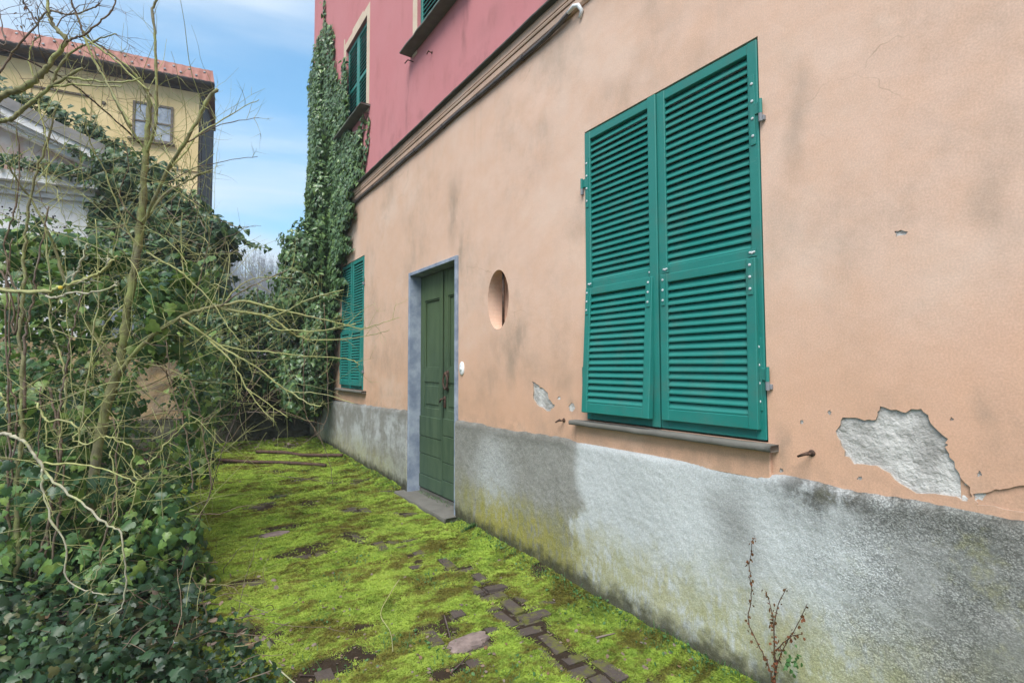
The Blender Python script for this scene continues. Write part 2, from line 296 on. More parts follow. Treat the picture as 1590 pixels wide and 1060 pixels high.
MAT = dict(
    peach=m_peach(), pink=m_pink(), render=m_render(), teal=m_teal(), door=m_door(), slate=m_slate(), slate_d=m_slate('dark_slate_ledge', .55, .35), glass=m_glass(),
    cream=m_simple('cream_painted_band', (.56, .43, .32), (.62, .50, .38), 6), groove=m_simple('ochre_brown_groove', (.20, .105, .045), (.30, .17, .08), 9),
    bluegrey=m_simple('blue_grey_cement', (.17, .205, .28), (.33, .37, .44), 7, .85, .2, .4, 70), soffit=m_simple('grey_cement', (.12, .125, .13), (.25, .25, .25), 7, .9, .2, .4, 70),
    bare=m_simple('bare_lime_render', (.34, .325, .31), (.62, .60, .58), 9, .95, .1, .9, 55, None, 7, .012),
    steel=m_simple('galvanised_steel', (.42, .44, .46), (.60, .62, .64), 30, .4, .5, 0), iron=m_simple('rusty_iron', (.035, .024, .02), (.11, .06, .04), 40, .7, .3, .3),
    pipe=m_simple('dark_conduit', (.045, .038, .04), (.10, .085, .085), 12, .4, .5, .1), whitep=m_simple('white_plastic', (.72, .73, .75), (.80, .81, .82), 20, .4, .4, 0),
    black=m_simple('unlit_room_black', (.008, .008, .009), (.015, .015, .016), 3, .9, .1, 0),
    whitew=m_simple('white_window_paint', (.60, .60, .60), (.72, .72, .72), 8, .5, .3, 0),
    brick=m_brick(), pinkstone=m_simple('pale_pink_stone', (.15, .115, .108), (.26, .20, .185), 18, .85, .25, .6, 60),
    moss=m_moss(), worn_edge=m_simple('broken_plaster_edge', (.30, .23, .18), (.42, .33, .27), 30, .95, .1, .3),
    trunk=m_bark('lichen_green_bark', (.14, .135, .065), (.25, .235, .12), (.30, .335, .12), .55), stem=m_bark('brown_stem_bark', (.10, .07, .05), (.20, .15, .105), (.27, .28, .12), .25),
    pale=m_bark('pale_dead_bark', (.30, .28, .20), (.44, .42, .32), (.37, .40, .18), .5), dark=m_bark('dark_cane_bark', (.035, .024, .022), (.085, .055, .045), (.14, .12, .06), .1),
    twig=m_bark('green_twig_bark', (.24, .245, .09), (.37, .37, .16), (.36, .39, .17), .5),
    ivy=m_leaf('ivy_leaf', [(0, (.030, .080, .042)), (.3, (.055, .13, .055)), (.58, (.10, .21, .065)), (.82, (.19, .32, .075)), (1, (.30, .42, .10))], .38, .5, .33),
    ivyfar=m_leaf('wall_ivy_leaf', [(0, (.055, .115, .052)), (.4, (.10, .185, .08)), (.75, (.14, .235, .085)), (1, (.20, .31, .09))], .34, .6),
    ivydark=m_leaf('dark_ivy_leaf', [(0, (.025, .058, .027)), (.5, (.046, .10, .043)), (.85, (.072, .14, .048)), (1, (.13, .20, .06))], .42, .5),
    ivyground=m_leaf('creeping_ivy_leaf', [(0, (.012, .032, .018)), (.5, (.022, .058, .03)), (.85, (.042, .092, .038)), (1, (.10, .10, .04))], .42, .4, .2),
    weed=m_leaf('weed_leaf', [(0, (.04, .11, .03)), (.6, (.07, .17, .05)), (1, (.11, .22, .08))], .6, .3),
    dry=m_leaf('dry_leaf', [(0, (.18, .13, .11)), (.5, (.30, .23, .20)), (1, (.24, .13, .07))], .8, .2), red=m_leaf('red_seedling_leaf', [(0, (.12, .035, .02)), (.6, (.20, .07, .035)), (1, (.10, .05, .03))], .7, .2),
    yellow=m_simple('pale_yellow_plaster', (.58, .44, .225), (.70, .55, .31), 1.1, .9, .1, .2, 40), roofred=m_simple('red_roof_panel', (.26, .11, .085), (.35, .165, .135), 3.5, .7, .2, .3, 9),
    gutter=m_simple('dark_gutter', (.045, .042, .045), (.10, .09, .085), 4, .5, .4, 0), clad=m_simple('dark_brown_cladding', (.040, .028, .022), (.075, .055, .045), 3, .6, .3, .2),
    whitewall=m_simple('weathered_white_plaster', (.50, .50, .51), (.76, .76, .76), 3.5, .9, .15, .4, 30, None, 8), flash=m_simple('grey_metal_flashing', (.12, .115, .115), (.19, .18, .175), 3, .5, .4, 0),
    worn=m_simple('worn_brick_and_plaster', (.45, .42, .40), (.36, .22, .17), 5, .9, .15, .4), winwood=m_simple('old_brown_window_wood', (.10, .08, .065), (.17, .14, .11), 9, .7, .2, .2),
    curtain=m_simple('grey_curtained_glass', (.20, .22, .26), (.36, .38, .42), 5, .12, .6, 0), ochre=m_simple('peeling_ochre_plaster', (.36, .25, .13), (.24, .19, .14), 8, .9, .1, .8, 25, None, 7, .02),
    garden=m_simple('mossy_dark_wall', (.03, .032, .022), (.10, .095, .07), 5, .95, .1, .7, 30, None, 7, .02), hill=m_simple('winter_woodland_hill', (.055, .048, .05), (.10, .088, .085), .12, .95, .05, 0),
    soil=m_simple('dark_garden_soil', (.03, .024, .016), (.075, .06, .04), 3, .95, .1, .6, 20), litter=m_simple('pale_blue_scrap', (.22, .31, .42), (.42, .48, .56), 20, .5, .3, 0),
    bolt=m_simple('grey_bolt_cap', (.16, .165, .185), (.22, .23, .25), 5, .5, .4, 0), berry=m_simple('black_berry', (.008, .008, .012), (.02, .018, .025), 20, .35, .5, 0),
)

# ------------------------------------------------------------------ builders
BASE = {}
def thing(name, loc, label, cat, group=None):
    o = bpy.data.objects.new(name, None); COL.objects.link(o); o.location = loc; o.empty_display_size = .1
    o['label'] = label; o['category'] = cat
    if group: o['group'] = group
    BASE[o.name] = Vector(loc); return o
def tag(o, label=None, cat=None, group=None, kind=None):
    for k, v in (('label', label), ('category', cat), ('group', group), ('kind', kind)):
        if v: o[k] = v
    return o
def link(name, me, mat, parent=None, smooth=False):
    if mat and not me.materials: me.materials.append(mat)
    if smooth: me.polygons.foreach_set('use_smooth', [True]*len(me.polygons))
    o = bpy.data.objects.new(name, me); COL.objects.link(o)
    if parent is not None: o.parent = parent; BASE[o.name] = BASE[parent.name]
    return o
class MB:
    def __init__(s): s.v = []; s.f = []; s.mi = []; s.cur = 0
    def add(s, vs, fs):
        k = len(s.v); s.v += [tuple(p) for p in vs]; s.f += [tuple(i+k for i in f) for f in fs]; s.mi += [s.cur]*len(fs)
    def box(s, a, b, ch=0.0):
        x0, y0, z0 = (min(a[i], b[i]) for i in range(3)); x1, y1, z1 = (max(a[i], b[i]) for i in range(3))
        if ch <= 0:
            s.add([(x0, y0, z0), (x1, y0, z0), (x1, y1, z0), (x0, y1, z0), (x0, y0, z1), (x1, y0, z1), (x1, y1, z1), (x0, y1, z1)],
                  [(3, 2, 1, 0), (4, 5, 6, 7), (0, 1, 5, 4), (1, 2, 6, 5), (2, 3, 7, 6), (3, 0, 4, 7)]); return
        bm = bmesh.new(); bmesh.ops.create_cube(bm, size=1)
        for v in bm.verts: v.co = ((x0+x1)/2+v.co.x*(x1-x0), (y0+y1)/2+v.co.y*(y1-y0), (z0+z1)/2+v.co.z*(z1-z0))
        bmesh.ops.bevel(bm, geom=bm.edges[:], offset=ch, segments=1, affect='EDGES')
        bm.verts.index_update(); s.add([v.co[:] for v in bm.verts], [[v.index for v in f.verts] for f in bm.faces]); bm.free()
    def tube(s, pts, rad, seg=6, cap=True):
        pts = [Vector(p) for p in pts]; n = len(pts)
        if not hasattr(rad, '__len__'): rad = [rad]*n
        k = len(s.v); prev = None
        for i, p in enumerate(pts):
            t = (pts[min(i+1, n-1)]-pts[max(i-1, 0)])
            t = t.normalized() if t.length > 1e-9 else Vector((0, 0, 1))
            if prev is None:
                a = t.cross(Vector((0.13, 0.31, 1))); a = a.normalized() if a.length > .01 else t.cross(Vector((1, 0, 0))).normalized()
            else:
                a = prev - t*prev.dot(t); a = a.normalized() if a.length > 1e-6 else t.orthogonal().normalized()
            prev = a; b = t.cross(a)
            for j in range(seg):
                w = 2*math.pi*j/seg; s.v.append(tuple(p + (a*math.cos(w)+b*math.sin(w))*rad[i]))
        for i in range(n-1):
            for j in range(seg):
                j2 = (j+1) % seg; s.f.append((k+i*seg+j, k+i*seg+j2, k+(i+1)*seg+j2, k+(i+1)*seg+j)); s.mi.append(s.cur)
        if cap:
            s.f.append(tuple(k+(n-1)*seg+j for j in range(seg))); s.f.append(tuple(k+seg-1-j for j in range(seg))); s.mi += [s.cur]*2
    def disc(s, c, nrm, r, h, seg=10):
        c = Vector(c); nrm = Vector(nrm).normalized(); s.tube([c, c+nrm*h*.6, c+nrm*h], [r, r, r*.7], seg)
    def prof(s, poly, y0, y1):
        """polygon in (x,z) swept along y"""
        n = len(poly); s.add([(x, y0, z) for x, z in poly]+[(x, y1, z) for x, z in poly],
            [(i, (i+1) % n, n+(i+1) % n, n+i) for i in range(n)] + [tuple(range(n-1, -1, -1)), tuple(range(n, 2*n))])
    def build(s, name, mat, parent=None, smooth=False, fix=True):
        b = BASE[parent.name] if parent is not None else Vector((0, 0, 0))
        me = bpy.data.meshes.new(name); me.from_pydata([(v[0]-b.x, v[1]-b.y, v[2]-b.z) for v in s.v], [], s.f)
        mats = mat if isinstance(mat, (list, tuple)) else [mat]
        for m in mats: me.materials.append(m)
        if len(mats) > 1: me.polygons.foreach_set('material_index', s.mi)
        if fix:
            bm = bmesh.new(); bm.from_mesh(me); bmesh.ops.recalc_face_normals(bm, faces=bm.faces[:]); bm.to_mesh(me); bm.free()
        return link(name, me, None, parent, smooth)
def npmesh(name, V, F, mat, parent=None, attr=None, smooth=False, base=None):
    """V (n,3), F (m,3 or 4)"""
    b = np.array(BASE[parent.name]) if parent is not None else np.zeros(3)
    V = np.asarray(V, np.float32)-b; F = np.asarray(F, np.int32); me = bpy.data.meshes.new(name); k = F.shape[1]
    me.vertices.add(len(V)); me.vertices.foreach_set('co', V.astype(np.float32).ravel())
    me.loops.add(F.size); me.loops.foreach_set('vertex_index', F.ravel())
    me.polygons.add(len(F)); me.polygons.foreach_set('loop_start', np.arange(0, F.size, k, dtype=np.int32))
    try: me.polygons.foreach_set('loop_total', np.full(len(F), k, dtype=np.int32))
    except Exception: pass
    me.update(calc_edges=True)
    if smooth: me.polygons.foreach_set('use_smooth', np.ones(len(F), bool))
    for nm, vals in (attr or {}).items():
        a = me.attributes.new(nm, 'FLOAT', 'POINT'); a.data.foreach_set('value', np.asarray(vals, np.float32))
    me.materials.append(mat); return link(name, me, None, parent)
def grid(nu, nv):
    i = np.arange(nu-1)[:, None]*nv + np.arange(nv-1)[None, :]
    return np.stack([i, i+nv, i+nv+1, i+1], -1).reshape(-1, 4)

# leaves ------------------------------------------------------------
def leaf_template(kind):
    if kind == 'ivy':
        h = [(.0, -.02), (.20, -.12), (.40, -.05), (.50, .16), (.33, .34), (.37, .56), (.17, .66), (0, 1.0)]
    elif kind == 'ivylow':
        h = [(.0, 0), (.42, -.06), (.33, .40), (0, 1.0)]
    elif kind == 'round':
        h = [(.0, 0), (.30, .15), (.36, .45), (.22, .8), (0, 1.0)]
    else:
        h = [(.0, 0), (.14, .3), (.12, .65), (0, 1.0)]
    m = len(h); V = []
    for sg in (1, -1):
        for x, y in h: V.append((sg*x, y-.1, -.30*abs(x)**1.3 - .22*y*y + (.06 if 0 < abs(x) < .3 else 0)))
    F = []
    c = (0, .33, .02); V.append(c); k = len(V)-1
    for i in range(m-1):
        F.append((k, i, i+1)); F.append((k, m+i+1, m+i))
    return np.array(V), np.array(F)
TPL = {k: leaf_template(k) for k in ('ivy', 'ivylow', 'round', 'long')}
TPLME = {}
def frames(N, jit, tipdown=1.0):
    n = N/np.maximum(np.linalg.norm(N, axis=1, keepdims=True), 1e-6) + rng.normal(0, jit, N.shape)
    n /= np.linalg.norm(n, axis=1, keepdims=True)
    t = np.array([0, 0, -1.])*tipdown + rng.normal(0, .55, N.shape); t -= n*np.sum(n*t, 1, keepdims=True); t /= np.maximum(np.linalg.norm(t, axis=1, keepdims=True), 1e-6)
    return np.cross(t, n), t, n
def leaves(name, P, N, S, tpl, mat, parent=None, jit=.35, kind='stuff', biggest=0, tipdown=1.0):
    """leaves as one mesh; the `biggest` ones (as seen) as objects of their own"""
    P = np.asarray(P, float); S = np.asarray(S, float); X, T, Z = frames(np.asarray(N, float), jit, tipdown)
    V0, F0 = TPL[tpl]
    if biggest and parent is not None:
        px, py, z = project(P); sz = np.where((z > .2) & (px > -10) & (px < IW+10) & (py > -10) & (py < IH+10), S/np.maximum(z, .2), 0)
        o = np.argsort(-sz); big, rest = o[:biggest], o[biggest:]
        key = (tpl, mat.name)
        if key not in TPLME:
            me = bpy.data.meshes.new('leaf'); me.from_pydata(V0.tolist(), [], F0.tolist()); me.materials.append(mat); me.polygons.foreach_set('use_smooth', [True]*len(F0)); TPLME[key] = me
        b = BASE[parent.name]
        for i in big:
            ob = bpy.data.objects.new('leaf', TPLME[key]); COL.objects.link(ob); ob.parent = parent
            m = Matrix.Identity(4)
            for r in range(3): m[r][0] = X[i, r]*S[i]; m[r][1] = T[i, r]*S[i]; m[r][2] = Z[i, r]*S[i]; m[r][3] = P[i, r]-b[r]
            ob.matrix_basis = m
        P, S, X, T, Z = P[rest], S[rest], X[rest], T[rest], Z[rest]
    n = len(P)
    if n == 0: return None
    V = P[:, None, :] + S[:, None, None]*(V0[None, :, 0:1]*X[:, None, :] + V0[None, :, 1:2]*T[:, None, :] + V0[None, :, 2:3]*Z[:, None, :])
    F = F0[None, :, :] + (np.arange(n)*len(V0))[:, None, None]
    tint = np.repeat(rng.random(n), len(V0))
    o = npmesh(name, V.reshape(-1, 3), F.reshape(-1, 3), mat, parent, {'tint': tint}, True)
    if kind: o['kind'] = kind
    return o
def blob_pts(c, r, n, shell=.55):
    """points in an ellipsoid, mostly near its skin, with outward normals"""
    d = rng.normal(0, 1, (n, 3)); d /= np.linalg.norm(d, axis=1, keepdims=True)
    k = (shell + (1-shell)*rng.random(n))[:, None]*(1+.16*np.sin(d[:, :1]*7+d[:, 1:2]*5+c[0]*9)+.12*np.sin(d[:, 2:3]*9+c[1]*7))
    P = np.array(c) + d*np.array(r)*k; N = d/np.array(r); N /= np.linalg.norm(N, axis=1, keepdims=True); N = N + np.array([0, 0, .35]); return P, N

# wood --------------------------------------------------------------
def smooth_path(pts, sub=4, jit=0.0):
    pts = [Vector(p) for p in pts]; out = []
    for i in range(len(pts)-1):
        p0 = pts[max(i-1, 0)]; p1 = pts[i]; p2 = pts[i+1]; p3 = pts[min(i+2, len(pts)-1)]
        for k in range(sub):
            t = k/sub
            q = .5*((2*p1)+(p2-p0)*t+(2*p0-5*p1+4*p2-p3)*t*t+(3*p1-p0-3*p2+p3)*t**3)
            if jit: q += Vector((random.gauss(0, jit), random.gauss(0, jit), random.gauss(0, jit)))
            out.append(q)
    out.append(pts[-1]); return out
def wander(p, d, length, n, kink, pull=Vector((0, 0, 0))):
    p = Vector(p); d = Vector(d).normalized(); pts = [p.copy()]; st = length/n
    for i in range(n):
        d = (d + Vector((random.gauss(0, kink), random.gauss(0, kink), random.gauss(0, kink))) + pull).normalized()
        p = p + d*st; pts.append(p.copy())
    return pts
def twigs(mb, path, count, lmin, lmax, r, kink=.22, pull=Vector((0, 0, .03)), lv=1, spread=.9, t0=.15):
    for k in range(count):
        i = int(len(path)*(t0+(1-t0)*random.random())); i = min(max(i, 1), len(path)-2)
        t = (path[i+1]-path[i-1]).normalized()
        o = Vector((random.gauss(0, 1), random.gauss(0, 1), random.gauss(0, 1))); o = (o - t*o.dot(t)).normalized()
        L = random.uniform(lmin, lmax); n = max(4, int(L/.05)); q = wander(path[i], t*(1.1-spread*.6)+o*spread, L, n, kink, pull)
        mb.tube(q, [r*(1-.75*j/n) for j in range(n+1)], 4, False)
        if lv > 0 and random.random() < .8: twigs(mb, q, random.choice((1, 2, 3)), lmin*.35, lmax*.5, r*.65, kink, pull, lv-1, spread, .2)
def branch(parent, pts, r0, r1, mat, tw=0, tl=(.08, .35), tr=.0028, name='branch', twmat=None, jit=.004, seg=7, lv=1, pull=Vector((0, 0, .03)), kink=.22):
    path = smooth_path(pts, 5, 0); n = len(path)
    path = [path[0]]+[p+Vector((random.gauss(0, jit), random.gauss(0, jit), random.gauss(0, jit))) for p in path[1:-1]]+[path[-1]]
    mb = MB(); mb.tube(path, [(r0+(r1-r0)*(i/(n-1)))*random.uniform(.9, 1.1)*(1.28 if random.random() < .13 else 1) for i in range(n)], seg)
    o = mb.build(name, mat, parent, True, False)
    if tw:
        t = MB(); twigs(t, path, tw, tl[0], tl[1], tr, kink, pull, lv); q = t.build('twig', twmat or mat, o, True, False); q['kind'] = 'stuff'
    return o
def P3(lst, d=None):
    return [at(p[0], p[1], p[2] if len(p) > 2 else d) for p in lst]

# ================================================================== THE HOUSE
YF, YN, ZTOP = 9.16, -4.0, 8.7            # far corner, near end, top
house = thing('house', (WX, 4, 0), 'peach and pink plastered old house with teal shutters and a green door', 'house')
Z_PL, Z_MID = .905, 3.50                  # top of plinth, start of the string course
rect = lambda y0, y1, z0, z1: [(y0, z0), (y1, z0), (y1, z1), (y0, z1)]
def ring(cy, cz, ry, rz, n=40): return [(cy+ry*math.cos(2*math.pi*i/n), cz+rz*math.sin(2*math.pi*i/n)) for i in range(n)]
def rough_loop(pts, sub=5, amp=.006):
    out = []
    for i in range(len(pts)):
        a = pts[i]; b = pts[(i+1) % len(pts)]
        for k in range(sub):
            t = k/sub; out.append((a[0]+(b[0]-a[0])*t+random.gauss(0, amp), a[1]+(b[1]-a[1])*t+random.gauss(0, amp)))
    return out
BIG = (1.167, 2.249, 1.037, 2.742); SMALL = (6.30, 7.25, 1.06, 2.745); DOOR = (3.83, 4.858, .03, 2.292)
patch_px = [(1297, 670), (1310, 648), (1340, 650), (1360, 652), (1366, 630), (1400, 640), (1430, 633), (1448, 658), (1470, 680), (1470, 700), (1490, 735), (1508, 765), (1500, 780), (1480, 770), (1420, 765), (1380, 735), (1360, 723), (1325, 720), (1310, 700)]
patch = rough_loop([wl(*p) for p in patch_px], 4, .003)
patch2 = rough_loop([wl(*p) for p in [(828, 592), (838, 600), (850, 610), (862, 630), (855, 638), (838, 632), (829, 620)]], 4, .006)
chips = [rough_loop([wl(a+dx, b+dy) for dx, dy in ((-w, 0), (-w*.3, -h), (w*.6, -h*.8), (w, h*.2), (w*.2, h), (-w*.7, h*.8))], 3, .0015) for a, b, w, h in ((1288, 640, 3, 4), (1520, 735, 4, 5), (1335, 742, 5, 3), (1478, 650, 3, 3), (888, 632, 5, 7), (868, 618, 3, 3), (1245, 655, 3, 3), (1213, 730, 4, 3))]
patch3 = rough_loop([wl(*p) for p in [(1388, 360), (1398, 357), (1409, 359), (1407, 364), (1392, 366)]], 3, .002)
crack = rough_loop([wl(*p) for p in [(1511, 768), (1540, 762), (1565, 758), (1600, 752)]] + [(.30, .930), (.40, .926), (.52, .93)], 4, .0018)
oval = ring(3.213, 1.846, .145, .222)
def plate(name, outline, holes, x, depth, mat, parent=house, revealmat=None, fine=0):
    pts = []; edges = []
    for loop in [outline]+[h for h, d in holes]:
        k = len(pts); pts += [Vector(p) for p in loop]; n = len(loop); edges += [(k+i, k+(i+1) % n) for i in range(n)]
    v, e, f, *_ = delaunay_2d_cdt(pts, edges, [], 0, 1e-6)
    mb = MB(); keep = []
    cx = np.array([sum(v[i].x for i in t)/3 for t in f]); cy = np.array([sum(v[i].y for i in t)/3 for t in f])
    ok = inpoly(cx, cy, outline)
    for h, d in holes: ok &= ~inpoly(cx, cy, h)
    mb.add([(x, p.x, p.y) for p in v], [t for t, o in zip(f, ok) if o])
    for h, d in holes:                   # the sides of each opening
        if d == 0: continue
        mb.cur = 1 if d < .015 else 0
        n = len(h); mb.add([(x, a, b) for a, b in h]+[(x+d, a, b) for a, b in h], [(i, (i+1) % n, n+(i+1) % n, n+i) for i in range(n)])
    return mb.build(name, [mat, MAT['worn_edge']], parent, False, False)
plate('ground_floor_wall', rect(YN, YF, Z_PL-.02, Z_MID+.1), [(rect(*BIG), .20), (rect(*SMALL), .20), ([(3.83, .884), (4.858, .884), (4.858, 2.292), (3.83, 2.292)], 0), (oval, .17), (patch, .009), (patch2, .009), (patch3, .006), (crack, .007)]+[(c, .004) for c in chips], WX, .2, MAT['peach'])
# what shows where the plaster has come off
def backing(name, loop, x, mat, amp=.003, q=0):
    ys = [p[0] for p in loop]; zs = [p[1] for p in loop]; u = np.linspace(min(ys)-.03, max(ys)+.03, 46); v = np.linspace(min(zs)-.03, max(zs)+.03, 40)
    U, Vv = np.meshgrid(u, v, indexing='ij'); X = x - amp*(fbm(U*45, Vv*45, 3)-.5)*2
    return npmesh(name, np.stack([X, U, Vv], -1).reshape(-1, 3), grid(46, 40), mat, house, None, True)
o = backing('bare_render_patch', patch, WX+.0075, MAT['bare'], .0035); o['label'] = 'large pale patch of bare render where the plaster has fallen off'
backing('bare_render_patch', patch2, WX+.0075, MAT['bare']); backing('bare_render_patch', patch3, WX+.0055, MAT['bare'], .001)
for c in chips: backing('bare_render_patch', c, WX+.0035, MAT['bare'], .001)
backing('older_plaster_strip', crack, WX+.007, MAT['peach'], .001)
mb = MB(); mb.box((WX-.013, 1.155, Z_PL-.02), (WX+.01, 2.335, 1.006), .004); mb.build('window_apron', MAT['peach'], house)
# upper floor
U1 = (6.30, 7.21, 4.60, 5.83); U2 = (3.72, 4.72, 4.57, 5.80)
plate('upper_floor_wall', rect(YN, YF, Z_MID+.1, ZTOP), [(rect(*U1), .15), (rect(*U2), .15)], WX, .15, MAT['pink'])
# the other sides of the house
mb = MB(); mb.add([(WX, YF, 0), (10, YF, 0), (10, YF, ZTOP), (WX, YF, ZTOP), (WX, YN, 0), (10, YN, 0), (10, YN, ZTOP), (WX, YN, ZTOP)], [(0, 1, 2, 3), (4, 5, 6, 7), (1, 5, 6, 2)]); mb.build('side_wall', MAT['pink'], house, False, False)
mb = MB(); mb.box((WX-.35, YN-.3, ZTOP), (10.3, YF+.3, ZTOP+.12)); mb.build('roof', MAT['roofred'], house)
# roughcast plinth: a real uneven sheet with a ragged top edge
def plinth(y0, y1, st, nz, ret0=False, ret1=False):
    ys = np.arange(y0, y1+st*.5, st); ys[-1] = y1; n = len(ys)
    edge = Z_PL + .020*(fbm(ys*9, ys*0+3.3, 4)-.5)*np.where(ys < 1.15, 2.2, np.where(ys < 2.34, .25, 1.6)) - np.where((ys > 2.34) & (ys < 3.83), .004, 0) + np.where(ys > 4.85, -.004*(ys-4.85)*4, 0)
    t = np.linspace(0, 1, nz); Y, T = np.meshgrid(ys, t, indexing='ij'); Z = -.06 + (edge[:, None]+.06)*T
    h = .0018*(fbm(Y*30, Z*30, 3)-.5) + .0035*(fbm(Y*95, Z*95, 2)-.5) + .02*(fbm(Y*2.2, Z*2.2, 2)-.5)
    rim = np.clip((edge[:, None]-Z)/.03, 0, 1)**.5
    X = WX - .010 - .014*rim - h*np.where(rim < .3, .5, 1)*1.3 - .015*np.clip((.12-Z)/.12, 0, 1)
    V = np.stack([X, Y, Z], -1).reshape(-1, 3); F = grid(n, nz)
    # top return back to the wall, and door jamb returns
    top = np.stack([np.full(n, WX+.012), ys, edge+.012], -1); k = len(V); V = np.vstack([V, top]); i = np.arange(n-1); a = i*nz+nz-1; F = np.vstack([F, np.stack([a, a+nz, k+i+1, k+i], -1)])
    for flag, idx in ((ret0, 0), (ret1, n-1)):
        if flag:
            k = len(V); col = V[idx*nz:(idx+1)*nz].copy(); col[:, 0] = WX+.1; V = np.vstack([V, col]); j = np.arange(nz-1); F = np.vstack([F, np.stack([idx*nz+j, idx*nz+j+1, k+j+1, k+j], -1)])
    return npmesh('plinth', V, F, MAT['render'], house, None, True)
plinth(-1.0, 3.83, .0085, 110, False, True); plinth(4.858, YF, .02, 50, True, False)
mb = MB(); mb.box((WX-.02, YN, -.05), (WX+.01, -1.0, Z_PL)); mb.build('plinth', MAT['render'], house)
# string course
mb = MB(); ys = np.arange(YN, YF+.05, .06); n = len(ys)
for i in range(n-1):
    pass
def wob_slab(name, y0, y1, x0, x1, z0, z1, mat, amp=.004, parent=house, st=.035, rf=None):
    ys = np.arange(y0, y1+st*.5, st); ys[-1] = y1; n = len(ys); w = amp*(fbm(ys*7, ys*0+z0*3.1, 4)-.5)*2; w2 = amp*(fbm(ys*11, ys*0+7.7+z0, 4)-.5)*2; ch = .006
    q = [(x1, z0), (x0+.004, z0), (x0, z0+ch), (x0, z1-ch), (x0+.006, z1), (x1, z1)]
    V = np.stack([np.stack([np.full(n, a)+(w if a < x1 else 0), ys, np.full(n, b)+w2*(1 if a < x1 else 0)], -1) for a, b in q], 1); m = len(q)
    F = []
    for j in range(m-1): i = np.arange(n-1)*m+j; F.append(np.stack([i, i+1, i+m+1, i+m], -1))
    i0 = np.array([[0, 1, 2, 3], [0, 3, 4, 5]]); F += [i0, (i0+(n-1)*m)[:, ::-1]]
    return npmesh(name, V.reshape(-1, 3), np.vstack(F), mat, parent)
o = wob_slab('string_course', YN, YF, WX-.080, WX+.01, 3.660, 3.682, MAT['slate_d'], .004); o['label'] = 'thin dark slate ledge between the pink and the peach plaster'
mb = MB()
mb.prof([(WX, 3.658), (WX-.040, 3.658), (WX-.040, 3.603), (WX, 3.603)], YN, YF)
mb.prof([(WX, 3.598), (WX-.036, 3.598), (WX-.038, 3.590), (WX-.034, 3.578), (WX, 3.578)], YN, YF)
mb.prof([(WX, 3.570), (WX-.028, 3.570), (WX-.024, 3.536), (WX-.010, 3.522), (WX, 3.522)], YN, YF)
mb.build('moulding', MAT['peach'], house)
mb = MB(); mb.box((WX-.030, YN, 3.5985), (WX, YF, 3.6025)); mb.box((WX-.018, YN, 3.5705), (WX, YF, 3.5775)); mb.build('moulding_groove', MAT['groove'], house)
# cable conduit under the moulding
pts = [(WX-.020, y, 3.500+.003*math.sin(y*2.1)+.004*math.sin(y*5.3)-.002*max(0, y-5)) for y in np.arange(8.4, 2.75, -.12)]
pts += [(WX-.021, 2.7, 3.500), (WX-.022, 2.55, 3.503), (WX-.028, 2.43, 3.512), (WX-.034, 2.34, 3.524)]
mb = MB(); mb.tube(pts, .0155, 8); cond = mb.build('conduit', MAT['pipe'], house, True)
mb = MB(); mb.tube([(WX-.038, 2.345, 3.519), (WX-.042, 2.29, 3.528), (WX-.03, 2.262, 3.522), (WX-.012, 2.25, 3.49), (WX-.01, 2.27, 3.455)], [.011, .013, .014, .012, .010], 8)
mb.build('cable_end', MAT['whitep'], cond, True)
for y in np.arange(2.85, 8.2, .62):
    mb = MB(); mb.tube([(WX-.022+.0185*math.cos(a), y, 3.500+.0185*math.sin(a)) for a in np.linspace(0, 2*math.pi, 13)], .004, 4, False); mb.build('clip', MAT['pipe'], cond)

# ---- shutters
def mesh_slat(w, dep=.044, th=.0075, tilt=57):
    """a louvre blade along y, its outer edge (-x) low"""
    a = math.radians(tilt); c, s = math.cos(a), math.sin(a); q = []
    for (u, v) in ((-dep/2, -th/2), (-dep/2+.004, -th/2-.0015), (dep/2, -th/2), (dep/2, th/2), (-dep/2+.003, th/2), (-dep/2-.002, 0)):
        q.append((u*c - v*s, u*s + v*c))
    mb = MB(); mb.prof(q, -w/2, w/2); me = bpy.data.meshes.new('slat'); me.from_pydata(mb.v, [], mb.f); me.materials.append(MAT['teal'])
    bm = bmesh.new(); bm.from_mesh(me); bmesh.ops.recalc_face_normals(bm, faces=bm.faces[:]); bm.to_mesh(me); bm.free(); return me
def put_slats(me, parent, x, yc, z0, z1, pitch, origin):
    n = max(1, int(round((z1-z0)/pitch))); p = (z1-z0)/n
    for i in range(n):
        o = bpy.data.objects.new('slat', me); COL.objects.link(o); o.parent = parent
        o.location = (x-origin[0], yc-origin[1]+random.gauss(0, .0006), z0+p*(i+.5)-origin[2]); o.rotation_euler = (random.gauss(0, .0025), random.gauss(0, .018), 0)
XF = WX-.006                               # outer face of the shutters
def plate_hinge(parent, y, z, w, h, nb, name='hinge', pin=0):
    mb = MB(); mb.box((XF-.005, y-w/2, z-h/2), (XF+.001, y+w/2, z+h/2), .001); mb.cur = 1
    for k in range(nb): mb.disc((XF-.005, y, z-h/2+h*(k+.5)/nb), (-1, 0, 0), .0062, .004)
    if pin:
        mb.cur = 0; mb.box((XF-.006, y+pin*.01, z-.025), (XF+.002, y+pin*.040, z+.025), .002); mb.tube([(XF-.010, y+pin*.038, z-.03), (XF-.010, y+pin*.038, z+.03)], .008, 8); mb.cur = 2; mb.tube([(XF-.010, y+pin*.038, z-.065), (XF-.010, y+pin*.038, z-.031)], .008, 8); mb.box((XF-.008, y+pin*.036, z-.062), (WX+.004, y+pin*.052, z-.040), .002)
    return mb.build(name, [MAT['teal'], MAT['steel'], MAT['bolt']], parent)
